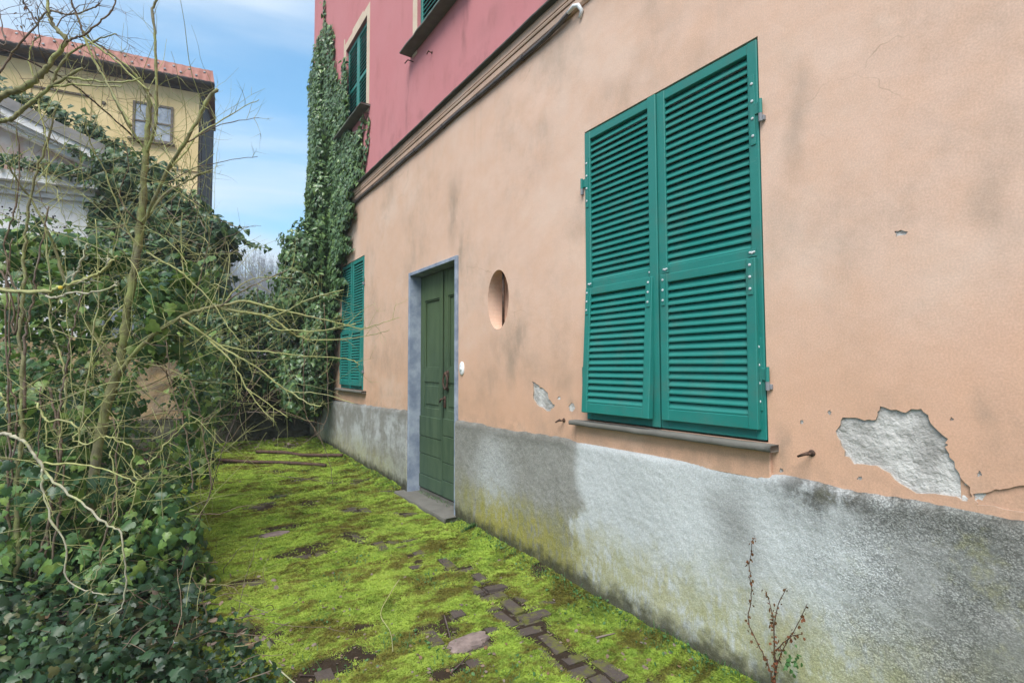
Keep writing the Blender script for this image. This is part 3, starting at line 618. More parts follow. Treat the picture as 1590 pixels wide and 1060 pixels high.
def shutter(y0, y1, z0, z1, zm, outer, flap_open=0.0, pitch=.0357, flap=True, x=None, detail=True):
    """one leaf; outer=+1 hinged on its far (large y) side, -1 on the near side"""
    global XF
    XF = (x if x is not None else WX-.006); th = .042; so, si, rt, rb, rm = .045, .05, .048, .05, .045
    yl, yh = (y0+(so if outer < 0 else si), y1-(so if outer > 0 else si))
    mb = MB(); ch = .003
    mb.box((XF, y0, z0), (XF+th, yl, z1), ch); mb.box((XF, yh, z0), (XF+th, y1, z1), ch)
    e = .0015
    mb.box((XF+.002, yl-e, z1-rt), (XF+th-.002, yh+e, z1-.0005), ch); mb.box((XF+.002, yl-e, zm), (XF+th-.002, yh+e, zm+rm), ch); mb.box((XF+.002, yl-e, z0+.0005), (XF+th-.002, yh+e, z0+rb), ch)
    fr = mb.build('shutter', MAT['teal'], house); org = BASE[house.name]
    me = mesh_slat(yh-yl+.01); put_slats(me, fr, XF+.02, (yl+yh)/2, zm+rm+.002, z1-rt-.002, pitch, org)
    if not flap:
        put_slats(me, fr, XF+.02, (yl+yh)/2, z0+rb+.002, zm-.002, pitch, org); return fr
    # the lower flap hangs from the middle rail and can be pushed outwards
    fy0, fy1, fz0, fz1 = yl-.026, yh+.026, z0+.042, zm+.004; piv = Vector((XF-.006, (fy0+fy1)/2, fz1)); w = fy1-fy0; h = fz1-fz0; s = .043
    mb = MB(); mb.box((-.014, -w/2, -h), (.020, -w/2+s, 0), ch); mb.box((-.014, w/2-s, -h), (.020, w/2, 0), ch); mb.box((-.012, -w/2+s-e, -s), (.018, w/2-s+e, -.0006), ch); mb.box((-.012, -w/2+s-e, -h+.0006), (.018, w/2-s+e, -h+s+.012), ch)
    me2 = bpy.data.meshes.new('shutter_flap'); me2.from_pydata(mb.v, [], mb.f); bm = bmesh.new(); bm.from_mesh(me2); bmesh.ops.recalc_face_normals(bm, faces=bm.faces[:]); bm.to_mesh(me2); bm.free()
    fl = link('shutter_flap', me2, MAT['teal'], house); fl.location = piv-org; fl.rotation_euler = (0, flap_open, 0)
    fs = mesh_slat(w-2*s+.008, .043)
    put_slats(fs, fl, .004, 0, -h+s+.016, -s-.004, pitch, (0, 0, 0))
    if detail:
        for yy in (fy0+.02, fy1-.02):
            plate_hinge(fr, yy, zm+.028, .036, .034, 1, 'hinge'); mb = MB(); mb.box((-.019, yy-piv.y-.011, -.155), (-.013, yy-piv.y+.011, -.006), .001); mb.cur = 1
            for k in range(3): mb.disc((-.019, yy-piv.y, -.03-.05*k), (-1, 0, 0), .0058, .004)
            mm = bpy.data.meshes.new('hinge_strap'); mm.from_pydata(mb.v, [], mb.f); mm.materials.append(MAT['teal']); mm.materials.append(MAT['steel']); mm.polygons.foreach_set('material_index', mb.mi)
            link('hinge_strap', mm, None, fl)
            mb = MB(); 
            for q in (-.009, .009): mb.disc((XF-.005, yy+q, zm+.030), (-1, 0, 0), .005, .004)
            mb.build('bolt', MAT['steel'], fr)
    ye = y1-.022 if outer > 0 else y0+.022
    for zz in (z0+.27, z1-.30): plate_hinge(fr, ye, zz, .022, .30, 4, 'hinge', outer)
    return fr
def back_room(y0, y1, z0, z1, x, frame=True):
    mb = MB(); mb.box((x+.02, y0-.05, z0-.05), (x+.05, y1+.05, z1+.05)); mb.build('window_pane', MAT['glass'], house)
    if frame:
        mb = MB(); t = .05; ym = (y0+y1)/2
        for a, b in ((y0+.002, y0+t), (y1-t, y1-.002), (ym-t, ym+t)): mb.box((x-.03, a, z0+.002), (x+.018, b, z1-.002), .003)
        for a, b in ((z0+.003, z0+t), (z1-t, z1-.003), (1.95, 2.0) if z0 < 3 else (z0+.6, z0+.64)):
            for c, d in ((y0+t, ym-t), (ym+t, y1-t)): mb.box((x-.027, c, a), (x+.016, d, b), .003)
        mb.build('window_frame', MAT['whitew'], house)
ymid = 1.708
shutter(ymid+.001, BIG[1]-.004, BIG[2]+.008, BIG[3]-.012, 1.796, +1, .06)
shutter(BIG[0]+.004, ymid-.001, BIG[2]+.008, BIG[3]-.012, 1.796, -1, .012)
mb = MB(); mb.box((XF-.012, ymid-.004, BIG[2]+.010), (XF-.0005, ymid+.048, BIG[3]-.014), .003); mb.build('meeting_strip', MAT['teal'], house)
back_room(*BIG, WX+.15)
sm = 6.775
shutter(sm+.001, SMALL[1]-.004, SMALL[2]+.008, SMALL[3]-.012, 1.82, +1, .006, detail=False)
shutter(SMALL[0]+.004, sm-.001, SMALL[2]+.008, SMALL[3]-.012, 1.82, -1, .02, detail=False)
mb = MB(); mb.box((XF-.01, sm-.004, SMALL[2]+.010), (XF-.0005, sm+.04, SMALL[3]-.014), .003); mb.build('meeting_strip', MAT['teal'], house)
back_room(*SMALL, WX+.15, False)
for (a, b, c, d) in (U1, U2):
    m = (a+b)/2; zm = c+.55
    shutter(m+.001, b-.01, c+.005, d-.01, zm, +1, 0, .05, False, WX+.03); shutter(a+.01, m-.001, c+.005, d-.01, zm, -1, 0, .05, False, WX+.03)
    back_room(a, b, c, d, WX+.12, False)
    # painted surround with a stepped, uneven outline
    mb = MB(); t = .11; xx = WX-.004
    for r in ((a-t, a-.003, c-.06, d+t), (b+.003, b+t, c-.06, d+t), (a-.003, b+.003, d+.003, d+t), (b+t*.55, b+t, d+t, d+t+.10), (a+.15, b-.3, d+t, d+t+.035)): mb.box((xx, r[0], r[2]), (WX+.002, r[1], r[3]))
    mb.build('window_surround', MAT['cream'], house)
    wob_slab('window_sill', a-.16, b+.16, WX-.125, WX+.03, c-.026, c-.004, MAT['slate'], .006)
    for yy in (a-.1, b+.10):
        mb = MB(); mb.tube([(WX+.01, yy, c-.10), (WX-.06, yy, c-.10), (WX-.07, yy+.015, c-.115), (WX-.07, yy+.05, c-.115)], .006, 5); mb.build('shutter_stay', MAT['iron'], house)
wob_slab('window_sill', 1.125, 2.345, WX-.062, WX+.17, 1.008, 1.034, MAT['slate'], .0025)
wob_slab('window_sill', 6.18, 7.36, WX-.06, WX+.17, 1.028, 1.057, MAT['slate'], .003)
# shutter stays on the wall
for (x, y) in ((876, 652), (1261, 703), (671, 82)):
    s, z = wl(x, y); mb = MB(); mb.tube([(WX+.012, s, z), (WX-.036, s, z-.002)], .005, 6); mb.disc((WX-.001, s, z), (-1, 0, 0), .013, .005); mb.tube([(WX-.036, s-.004, z+.003), (WX-.040, s+.014, z-.004), (WX-.040, s+.034, z-.014)], [.008, .006, .004], 6)
    mb.build('shutter_stay', MAT['iron'], house, True)
# ---- the oval opening
mb = MB(); mb.box((WX+.165, 3.0, 1.58), (WX+.19, 3.42, 2.12)); mb.build('oval_niche_back', MAT['peach'], house)
mb = MB(); yb = wl(781.5, 465, WX+.045)[0]; mb.tube([(WX+.045, yb, 1.63), (WX+.045, yb, 2.06)], .010, 8); mb.build('iron_bar', MAT['iron'], house, True)
# ---- door
D0, D1, DZ0, DZ1 = DOOR; XD = WX+.10
mb = MB(); fw = .036; xo = WX-.022
for a, b in ((D0+.002, D0+fw), (D1-fw, D1-.002)): mb.box((xo, a, .02), (XD+.06, b, DZ1-.002), .003)
mb.box((xo+.001, D0+fw-.001, DZ1-fw), (XD+.06, D1-fw+.001, DZ1-.003), .003)
mb.build('door_surround', MAT['bluegrey'], house)
split = 4.312; L0, L1 = split+.002, D1-fw-.003; R0, R1 = D0+fw+.003, split-.002; ZB, ZT = .16, DZ1-fw-.006
def door_leaf(y0, y1, hand):
    mb = MB(); st = .085; x = XD; t = .04; ch = .003; zl, zh = 1.33, 2.0
    mb.box((x, y0, ZB), (x+t, y0+st, ZT), ch); mb.box((x, y1-st, ZB), (x+t, y1, ZT), ch)
    for a, b in ((zh, ZT-.001), (1.20, zl), (ZB+.001, .95)): mb.box((x+.001, y0+st-.001, a), (x+t-.001, y1-st+.001, b), ch)
    mb.box((x+.022, y0+st-.004, zl-.004), (x+.034, y1-st+.004, zh+.004)); mb.box((x+.010, y0+st-.004, .945), (x+.032, y1-st+.004, 1.205))
    # bead round the tall panel
    for a, b, c, d in ((y0+st, y0+st+.014, zl, zh), (y1-st-.014, y1-st, zl, zh)): mb.box((x+.008, a, c), (x+.02, b, d), .004)
    for c, d in ((zl, zl+.014), (zh-.014, zh)): mb.box((x+.009, y0+st+.0145, c), (x+.019, y1-st-.0145, d), .004)
    # small raised panel
    lf = mb.build('door_leaf', MAT['door'], house)
    ym = (y0+y1)/2; w = (y1-y0)/2-st-.02
    mb = MB(); mb.box((x+.002, ym-w, .985), (x+.0095, ym+w, 1.165), .004); mb.build('panel', MAT['door'], lf)
    # boards nailed across the bottom
    zc = ZB+.012
    for h in (.13, .20, .17, .20) if hand > 0 else (.15, .16, .24, .16):
        mb = MB(); mb.box((x-.012+random.uniform(-.002, .002), y0+.006, zc), (x-.0008, y1-.006-random.uniform(0, .004), zc+h-.006), .003); mb.build('board', MAT['door'], lf); zc += h
    return lf
door_leaf(L0, L1, 1); rl = door_leaf(R0, R1, -1)
mb = MB(); mb.box((XD-.016, split-.018, ZB+.02), (XD-.0125, split+.012, ZT-.02), .001); mb.build('door_astragal', MAT['door'], rl)
# knocker: a ring on a boss
ky, kz = 4.215, 1.20
mb = MB(); mb.box((XD-.012, ky-.022, kz+.045), (XD, ky+.022, kz+.115), .005); mb.disc((XD-.01, ky, kz+.085), (-1, 0, 0), .018, .028)
mb.tube([(XD-.028-.006*math.sin(a), ky+.030*math.sin(a), kz+.015+.068*math.cos(a)) for a in np.linspace(0, 2*math.pi, 19)], .010, 6, False); mb.disc((XD, ky, kz-.055), (-1, 0, 0), .015, .018); mb.build('door_knocker', MAT['iron'], rl, True)
mb = MB(); hy, hz = 4.262, 1.035; mb.box((XD-.016, hy-.014, hz-.06), (XD-.0005, hy+.014, hz+.045), .003); mb.tube([(XD-.014, hy, hz+.02), (XD-.038, hy, hz+.02), (XD-.042, hy+.02, hz+.012), (XD-.040, hy+.042, hz-.012)], .008, 7); mb.build('door_handle', MAT['iron'], rl, True)
mb = MB(); mb.box((XD-.004, D0+fw+.002, .12), (XD+.05, D1-fw-.002, ZB-.004), .002); mb.build('door_threshold', MAT['slate'], house)
mb = MB(); mb.box((XD+.045, D0, .02), (XD+.07, D1, DZ1)); mb.build('door_backing', MAT['black'], house)  # added near-black panel closes the opening; the unlit room is its colour
wob_slab('door_step', D0-.035, D1+.06, WX-.13, WX+.12, .075, .124, MAT['slate'], .006)
# door bell: an oval enamel plate with a push button
by, bz = 3.762, 1.334; mb = MB()
mb.add([(WX-.002, by, bz)], []); pr = [(0, .002), (.8, .010), (1.0, .006), (1.0, 0)]
mb = MB(); N = 24
for (k, h) in ((1.0, 0), (1.0, .007), (.86, .013), (.001, .012)): mb.v += [(WX-h, by+.036*k*math.cos(2*math.pi*i/N), bz+.056*k*math.sin(2*math.pi*i/N)) for i in range(N)]
for r in range(3): mb.f += [(r*N+i, r*N+(i+1) % N, (r+1)*N+(i+1) % N, (r+1)*N+i) for i in range(N)]
mb.mi = [0]*len(mb.f); bell = mb.build('door_bell', MAT['whitep'], house, True)
mb = MB(); mb.disc((WX-.012, by, bz-.006), (-1, 0, 0), .014, .008, 14); mb.build('button', MAT['whitew'], bell, True)

# ================================================================== THE COURTYARD GROUND
bare_px = [(768, 915, .10, .12), (795, 945, .11, .15), (820, 975, .12, .16), (850, 1000, .12, .15), (880, 1025, .14, .15), (930, 1050, .14, .14), (725, 995, .10, .07), (752, 975, .08, .06), (715, 880, .10, .07), (750, 890, .08, .06),
           (500, 1040, .20, .12), (560, 1010, .10, .08), (425, 828, .13, .08), (505, 852, .10, .10), (630, 797, .12, .06), (545, 790, .10, .10), (415, 785, .13, .10), (465, 852, .10, .08), (640, 835, .25, .03), (590, 843, .2, .035), (690, 955, .09, .06), (430, 770, .15, .08), (640, 855, .10, .05), (560, 975, .10, .05), (700, 1035, .15, .06), (650, 870, .08, .05), (470, 745, .3, .05), (540, 735, .15, .05), (1000, 1075, .2, .12)]
BARE = [(gnd(a, b).x, gnd(a, b).y, rx, ry) for a, b, rx, ry in bare_px]
def bare_at(x, y):
    x = np.asarray(x, float); y = np.asarray(y, float); m = np.zeros(x.shape)
    wx = x + .09*(fbm(x*6, y*6, 3)-.5)*2; wy = y + .09*(fbm(x*6+40, y*6, 3)-.5)*2
    for a, b, rx, ry in BARE: m = np.maximum(m, np.exp(-((wx-a)/rx)**2-((wy-b)/ry)**2)*1.15)
    n = fbm(x*2.6+3, y*3.4+9, 4); m = np.maximum(m, np.clip((n-.63)*7, 0, .8))
    j = fbm(x*.8, y*7.5, 3); m = np.maximum(m, np.clip((j-.66)*6, 0, .42)*(y > 2.5)); m = np.maximum(m, np.clip((.22-x+.12*(fbm(x*5, y*5, 3)-.5)*2)/.15, 0, 1)*.9)       # thin bare lines where the courses run
    return np.clip(m, 0, 1)
def ground_h(x, y):
    b = bare_at(x, y); base = .025+(y-1.5)*.0246
    cush = np.abs(fbm(x*9+5, y*9, 3)-.5); soft = .034*(fbm(x*5, y*5, 3)-.5) - .05*np.clip(.09-cush, 0, 1)*1.2 + .018*(fbm(x*17, y*17, 3)-.5) + .007*(fbm(x*60, y*60, 2)-.5)
    bank = .05*np.clip((x-1.85)/.2, 0, 1)*(.4+fbm(y*3, x*0+2, 2)) * np.where((y > 3.72) & (y < 4.98), .0, 1)
    left = .10*np.clip((.25-x)/.8, 0, 1)
    return base + soft*(1-.6*b) - .013*np.clip((b-.25)*1.8, 0, 1) + bank + left, b
ys = np.concatenate([np.arange(.6, 4.0, .0125), np.arange(4.0, 9.0, .025)]); xs = np.concatenate([np.arange(-3.6, -.2, .06), np.arange(-.2, 2.061, .0125)])
Xg, Yg = np.meshgrid(xs, ys, indexing='ij'); Zg, Bg = ground_h(Xg, Yg)
moss = npmesh('moss_ground', np.stack([Xg, Yg, Zg], -1).reshape(-1, 3), grid(len(xs), len(ys)), MAT['moss'], None, {'bare': Bg.ravel()}, True); moss['kind'] = 'structure'
mb = MB(); yy = [-180, .58, 9.5, 40, 430]
zz = [.0-.1, .0-.03, .16, .16, .16]
for i in range(4): mb.add([(-280, yy[i], zz[i]), (335, yy[i], zz[i]), (335, yy[i+1], zz[i+1]), (-280, yy[i+1], zz[i+1])], [(0, 1, 2, 3)])
o = mb.build('ground', MAT['soil'], None, False, False); o['kind'] = 'structure'
# paving bricks: a herringbone, shown only where the moss has worn away
pav = bpy.data.objects.new('paving', None); COL.objects.link(pav); pav['kind'] = 'structure'; BASE['paving'] = Vector((0, 0, 0))
brme = []
for k in range(6):
    bm = bmesh.new(); bmesh.ops.create_cube(bm, size=1)
    for v in bm.verts: v.co = (v.co.x*.192, v.co.y*.092, v.co.z*.05)
    bmesh.ops.bevel(bm, geom=bm.edges[:], offset=.012, segments=2, affect='EDGES')
    for v in bm.verts: v.co += Vector((random.gauss(0, .0022), random.gauss(0, .0022), random.gauss(0, .0018)))
    me = bpy.data.meshes.new('brick'); bm.to_mesh(me); bm.free(); me.polygons.foreach_set('use_smooth', [False]*len(me.polygons)); me.materials.append(MAT['brick']); brme.append(me)
ca, sa = math.cos(math.radians(-5)), math.sin(math.radians(-5)); nbr = 0
for i in range(-25, 40):
    for j in range(-5, 95):
        d = (i-j) % 4
        if d == 0: cx, cy, rz = (i+1)*.1, (j+.5)*.1, 0
        elif d == 3: cx, cy, rz = (i+.5)*.1, (j+1)*.1, math.pi/2
        else: continue
        x = cx*ca-cy*sa + .25; y = cx*sa+cy*ca
        if not (.2 < x < 2.0 and .9 < y < 8.5): continue
        px, py, z = project(np.array([[x, y, gz(x, y)]]))
        if not (-20 < px[0] < 1610 and py[0] < 1085): continue
        b = float(np.max(bare_at(np.array([x, x+.04, x-.04, x, x]), np.array([y, y, y, y+.05, y-.05]))))
        if b < .5 or x < .3 or nbr > 290 or (x < 1.25 and random.random() < .72): continue
        nbr += 1; o = bpy.data.objects.new('brick', random.choice(brme)); COL.objects.link(o); o.parent = pav
        o.location = (x, y, gz(x, y)-.0305+random.gauss(0, .004)); o.rotation_euler = (random.gauss(0, .02), random.gauss(0, .02), rz+math.radians(-5)+random.gauss(0, .02))
# two pale stones lying bare in the moss
for (px, py, sx, sy, lab) in ((728, 996, .115, .06, 'flat pale pink stone lying bare in the moss near the dark bricks'), (428, 829, .10, .06, 'small flat grey pink stone bare in the moss by the shrub edge')):
    g = gnd(px, py); bm = bmesh.new(); bmesh.ops.create_icosphere(bm, subdivisions=3, radius=1)
    for v in bm.verts:
        q = v.co; n = .45+1.1*float(fbm(np.array([q.x*1.7+px]), np.array([q.y*1.7+q.z*.3]), 3)[0]); v.co = Vector((q.x*sx*n, q.y*sy*n, max(-.6, min(.3, q.z+.25*(n-1)))*.04))
    me = bpy.data.meshes.new('flat_stone'); bm.to_mesh(me); bm.free(); o = link('flat_stone', me, MAT['pinkstone'], None, False); o.location = (g.x, g.y, gz(g.x, g.y)-.004); tag(o, lab, 'stone')
# moss tufts
def tufts(name, n, kind='moss'):
    r = rng.random(n*3); y = 1/(1/1.0+(1/8.9-1/1.0)*r); x = -.4+2.46*rng.random(n*3)
    b = bare_at(x, y); z, _ = ground_h(x, y); px, py, dz = project(np.stack([x, y, z], -1))
    keep = (px > -10) & (px < 1600) & (py < 1080) & (py > 0) & (rng.random(n*3) > b*1.14) & (x < 2.03) & ~((x > 1.9) & (y > 3.8) & (y < 4.93)) & (rng.random(n*3) < np.clip((x+.25)/.4, .1, 1))
    x, y, z = x[keep][:n], y[keep][:n], z[keep][:n]; n = len(x); dist = np.hypot(x, y)
    h = (.0045+.006*rng.random(n))*np.maximum(1, dist/3.2)*(.5+.9*fbm(x*4, y*4, 3)); w = h*(.35+.25*rng.random(n)); a = rng.random(n)*2*np.pi
    tip = np.stack([x+h*1.5*rng.normal(0, 1, n), y+h*1.5*rng.normal(0, 1, n), z+h*.7], -1)
    p = np.stack([x, y, z-.003], -1); d = np.stack([np.cos(a), np.sin(a), 0*a], -1)*w[:, None]
    T3 = np.stack([p-d, p+d, tip], 1); g = np.cross(T3[:, 1]-T3[:, 0], T3[:, 2]-T3[:, 0])[:, 2] < 0; T3[g] = T3[g][:, [1, 0, 2]]; V = T3.reshape(-1, 3); F = np.arange(3*n).reshape(-1, 3)
    o = npmesh(name, V, F, MAT['moss'], None, None, True); tag(o, 'bright yellow green moss carpeting the courtyard paving', 'moss', None, 'stuff'); return o
tufts('moss_tufts', 650000)

# ================================================================== GROWING THINGS ON THE GROUND
def small_leaves(name, pts, sizes, tpl, mat, up, lab, cat, jit=.5):
    P = np.array(pts); o = leaves(name, P, np.tile(np.array(up, float), (len(P), 1)), np.array(sizes), tpl, MAT[mat], None, jit, 'stuff', 0, .4); tag(o, lab, cat); return o
# grass tufts along the foot of the wall
mb = MB()
def blade(p, h, lean, w):
    a = random.random()*6.28; d = Vector((math.cos(a), math.sin(a), 0)); s = Vector((-d.y, d.x, 0))*w; q = p+d*lean*.4+Vector((0, 0, h*.65)); t = p+d*lean+Vector((0, 0, h))
    mb.add([p-s, p+s, q+s*.7, q-s*.7, t], [(0, 1, 2, 3), (3, 2, 4)])
for k in range(1500):
    y = 1.0+8*random.random()**1.6; y = y if not 3.75 < y < 4.98 else 3.5
    x = 2.02-abs(random.gauss(0, .05)); z = float(ground_h(np.array([x]), np.array([y]))[0][0]); h = random.uniform(.015, .05)
    blade(Vector((x, y, z-.004)), h, h*random.uniform(.3, 1.0), random.uniform(.0010, .0022))
cl = [(gnd(a, b).x, gnd(a, b).y) for a, b in ((470, 1030), (550, 1035), (640, 1000), (690, 1020), (610, 995), (520, 900), (660, 900), (680, 905), (560, 870), (700, 870), (440, 770), (500, 960), (800, 1040), (740, 1050), (520, 775), (900, 950), (690, 760), (600, 760), (480, 730))]
for cx, cy in cl:
    for k in range(26):
        x = cx+random.gauss(0, .05); y = cy+random.gauss(0, .05); z = float(ground_h(np.array([x]), np.array([y]))[0][0]); h = random.uniform(.012, .045); blade(Vector((x, y, z-.003)), h, h*random.uniform(.4, 1.4), .0016)
o = mb.build('grass', MAT['weed'], None, False, False); tag(o, 'sparse green grass blades growing through the moss', 'grass', None, 'stuff')
pts = []; sz = []
for k in range(900):
    y = 1.1+7.6*random.random()**1.5
    if 3.75 < y < 4.98: continue
    x = 2.0-abs(random.gauss(0, .07)); pts.append((x, y, float(ground_h(np.array([x]), np.array([y]))[0][0])+random.uniform(.004, .035))); sz.append(random.uniform(.008, .02))
for cx, cy in cl:
    for k in range(14): x = cx+random.gauss(0, .06); y = cy+random.gauss(0, .06); pts.append((x, y, float(ground_h(np.array([x]), np.array([y]))[0][0])+random.uniform(.005, .02))); sz.append(random.uniform(.008, .02))
small_leaves('weeds', pts, sz, 'round', 'weed', (0, 0, 1), 'small green weeds along the foot of the wall', 'weeds')
# fallen leaves and bits
pts = []; sz = []
for k in range(900):
    px, py = random.uniform(300, 1100), random.uniform(715, 1055); g = gnd(px, py)
    if g.x > 1.98 or g.x < .1: continue
    if random.random() > .35 and not (py < 760 or (px < 480 and py > 960) or py > 940): continue
    pts.append((g.x, g.y, float(ground_h(np.array([g.x]), np.array([g.y]))[0][0])+.008)); sz.append(random.uniform(.006, .028))
for k in range(70): x = random.uniform(.9, 2.0); y = random.uniform(8.1, 8.7); pts.append((x, y, gz(x, y)+random.uniform(.0, .06))); sz.append(random.uniform(.03, .08))
small_leaves('leaf_litter', pts, sz, 'round', 'dry', (0, 0, 1), 'brown and pinkish fallen leaves scattered over the moss', 'fallen leaves', .35)
pts = [(x, 4.45+random.gauss(0, .22), .128+random.uniform(0, .02)) for x in np.random.default_rng(3).uniform(2.085, 2.145, 260)]
pts = [p for p in pts if 3.9 < p[1] < 4.8]
small_leaves('doorstep_moss', pts, [random.uniform(.008, .02) for p in pts], 'long', 'weed', (0, 0, 1), 'moss and crumbs gathered at the foot of the green door', 'moss', .8)
# two long rods and sticks lying on the ground
def lying(name, pxs, r, mat, lab, cat, lift=.0, seg=8, group=None):
    pts = []
    for a, b in pxs:
        g = gnd(a, b); pts.append((g.x, g.y, float(ground_h(np.array([g.x]), np.array([g.y]))[0][0])+r*.8+lift))
    path = smooth_path(pts, 6); mb = MB(); mb.tube(path, r, seg); o = mb.build(name, MAT[mat], None, True); tag(o, lab, cat, group); return o
lying('pole', [(398, 704), (440, 706), (470, 709), (532, 713)], .022, 'iron', 'dark rusty pole lying on the moss nearest the back wall', 'pole', .01, 8, 'poles lying across the courtyard')
lying('pole', [(317, 715), (379, 719), (443, 721), (506, 725)], .020, 'iron', 'dark rusty pole lying on the moss further from the back wall', 'pole', .01, 8, 'poles lying across the courtyard')
def stick(pxs, hs, r, mat, lab):
    pts = []
    for (a, b), h in zip(pxs, hs):
        g = gnd(a, b); pts.append((g.x, g.y, float(ground_h(np.array([g.x]), np.array([g.y]))[0][0])+r+h))
    mb = MB(); p = smooth_path(pts, 5); n = len(p); mb.tube(p, [r*(1-.5*i/(n-1)) for i in range(n)], 6); o = mb.build('fallen_stick', MAT[mat], None, True); tag(o, lab, 'stick', 'sticks on the moss')
stick([(620, 907), (605, 930), (591, 953), (606, 983), (610, 1013)], (.03, .03, .0, .01, 0), .0035, 'twig', 'bent yellow green stem lying on the moss before the dark bricks')
stick([(418, 1030), (440, 1045), (465, 1062)], (0, .01, 0), .004, 'pale', 'short pale stick beside the ivy at the lower edge')
stick([(465, 1046), (500, 1044), (545, 1036)], (.01, .0, .01), .0035, 'dark', 'dark brown stick on the bare soil patch')
stick([(925, 993), (940, 992), (955, 988)], (0, .004, 0), .006, 'stem', 'stubby brown stick near the plinth and dark bricks')
stick([(690, 968), (697, 985), (700, 992)], (.05, .02, 0), .004, 'dark', 'short dark twig standing by the pale pink stone')
stick([(700, 1040), (715, 1030), (728, 1022)], (0, .01, .02), .004, 'dark', 'small dark twig below the pale pink stone')
stick([(430, 740), (480, 745), (530, 752)], (0, .01, 0), .005, 'stem', 'thin brown stick lying below the two poles')
# scrap of pale blue plastic among the ivy
g = gnd(272, 1016); bm = bmesh.new(); bmesh.ops.create_grid(bm, x_segments=7, y_segments=7, size=.013)
for v in bm.verts: v.co.z = .02*float(fbm(np.array([v.co.x*60]), np.array([v.co.y*60]), 2)[0]); v.co.x *= random.uniform(.8, 1.2)
bmesh.ops.solidify(bm, geom=bm.faces[:], thickness=.001)
me = bpy.data.meshes.new('plastic_scrap'); bm.to_mesh(me); bm.free(); o = link('plastic_scrap', me, MAT['litter']); o.location = (g.x-.0, g.y-.25, gz(g.x, g.y)+.16); tag(o, 'crumpled scrap of pale blue plastic caught low in the ivy', 'litter')
# reddish seedling climbing at the foot of the plinth
XS = 1.985
def wp(px, py, x=XS): s, z = wl(px, py, x); return Vector((x, s, z))
b0 = wp(1203, 1058, 1.95); sd = thing('red_seedling', (b0.x, b0.y, max(.02, b0.z-.02)), 'dry reddish seedling growing against the grey plinth', 'seedling')
rp = []
for L in ([(1171, 834), (1164, 869), (1166, 904), (1166, 934), (1162, 964), (1177, 999), (1192, 1029), (1201, 1062)], [(1188, 917), (1197, 943), (1201, 973), (1203, 1010), (1203, 1062)], [(1221, 912), (1207, 943), (1202, 980), (1204, 1030)], [(1253, 938), (1236, 973), (1218, 1003), (1206, 1034), (1203, 1060)], [(1246, 983), (1225, 990), (1205, 1010)]):
    p = smooth_path([wp(a, b, XS-.01*(i > len(L)-3)) for i, (a, b) in enumerate(L)], 5, .0012); n = len(p); mb = MB(); mb.tube(p, [.0012+.0016*i/n for i in range(n)], 5); mb.build('stem', MAT['iron'], sd, True, False)
    for q in p:
        for k in range(3):
            if random.random() < .62: rp.append(q+Vector((random.gauss(-.004, .004), random.gauss(0, .007), random.gauss(0, .006))))
leaves('leaf', rp, np.tile([-1., 0, .3], (len(rp), 1)), rng.uniform(.006, .016, len(rp)), 'round', MAT['red'], sd, .7, 'stuff')
gp = [wp(1230+random.gauss(0, 9), 1030+random.gauss(0, 15), 1.97) for k in range(26)]; leaves('leaf', gp, np.tile([-1., 0, .6], (len(gp), 1)), rng.uniform(.012, .022, len(gp)), 'round', MAT['weed'], sd, .5, 'stuff')

# ================================================================== BUILDINGS BEHIND
U = Vector((.988, -.156, 0)); NV = Vector((.156, .988, 0))
class FB(MB):
    """box builder in facade coordinates: u right along the facade, v towards us, z up"""
    def __init__(s, p0): super().__init__(); s.p0 = Vector(p0)
    def T(s): s.v = [tuple(s.p0+U*a-NV*b+Vector((0, 0, c))) for a, b, c in s.v]; return s
Y0 = (.67, 16.63, 0); yh = thing('yellow_house', (-3, 17.5, .16), 'pale yellow house with red roof edge and dark brown side wall', 'house')
mb = FB(Y0); mb.box((-9.5, -3.2, .1), (0, 0, 6.79)); mb.box((-9.5, -3.2, 6.79), (.0, .05, 9.25)); mb.T().build('wall', MAT['yellow'], yh)
mb = FB(Y0); mb.box((.003, -3.2, .1), (.05, -.02, 9.3))
for k in range(15): mb.box((.05, -3.1+k*.2, .1), (.075, -3.0+k*.2, 9.28))
mb.T().build('side_cladding', MAT['clad'], yh)
mb = FB(Y0); mb.box((-9.6, .05, 9.02), (.36, .10, 9.19)); mb.box((-9.6, .10, 9.12), (.38, .46, 9.17)); mb.T().build('soffit', MAT['clad'], yh)
mb = FB(Y0)
n = 12; pr = [(.43+.075*math.cos(a), 9.20+.075*math.sin(a)) for a in np.linspace(math.pi, 2*math.pi, n)] + [(.43+.06*math.cos(a), 9.20+.06*math.sin(a)) for a in np.linspace(2*math.pi, math.pi, n)]
m = len(pr); mb.add([(-9.7, v, z) for v, z in pr]+[(.40, v, z) for v, z in pr], [(i, (i+1) % m, m+(i+1) % m, m+i) for i in range(m)]+[tuple(range(m)), tuple(range(m, 2*m))]); mb.T().build('gutter', MAT['gutter'], yh)
mb = FB(Y0); us = np.arange(-9.7, .41, .05); m = len(us); V = []
for u in us:
    w = .012*math.cos(u*2*math.pi/.2); lo = .018*abs(math.sin(u*math.pi/.22))
    ub = min(u, -2.5+(u-.4)*.1) if u > -2.5 else u; uc = min(u, .12); V += [(u, .50+w, 9.19-lo), (min(u, .33), .28+w, 9.62), (uc, .1, 9.70), (ub, -3.2, 10.2), (uc, -3.2, 9.32), (u, .44, 9.19-lo)]
mb.add(V, [(i*6+k, i*6+(k+1) % 6, (i+1)*6+(k+1) % 6, (i+1)*6+k) for i in range(m-1) for k in range(6)]+[tuple(range(6)), tuple(range((m-1)*6, m*6))]); rf = mb.T().build('roof', MAT['roofred'], yh)
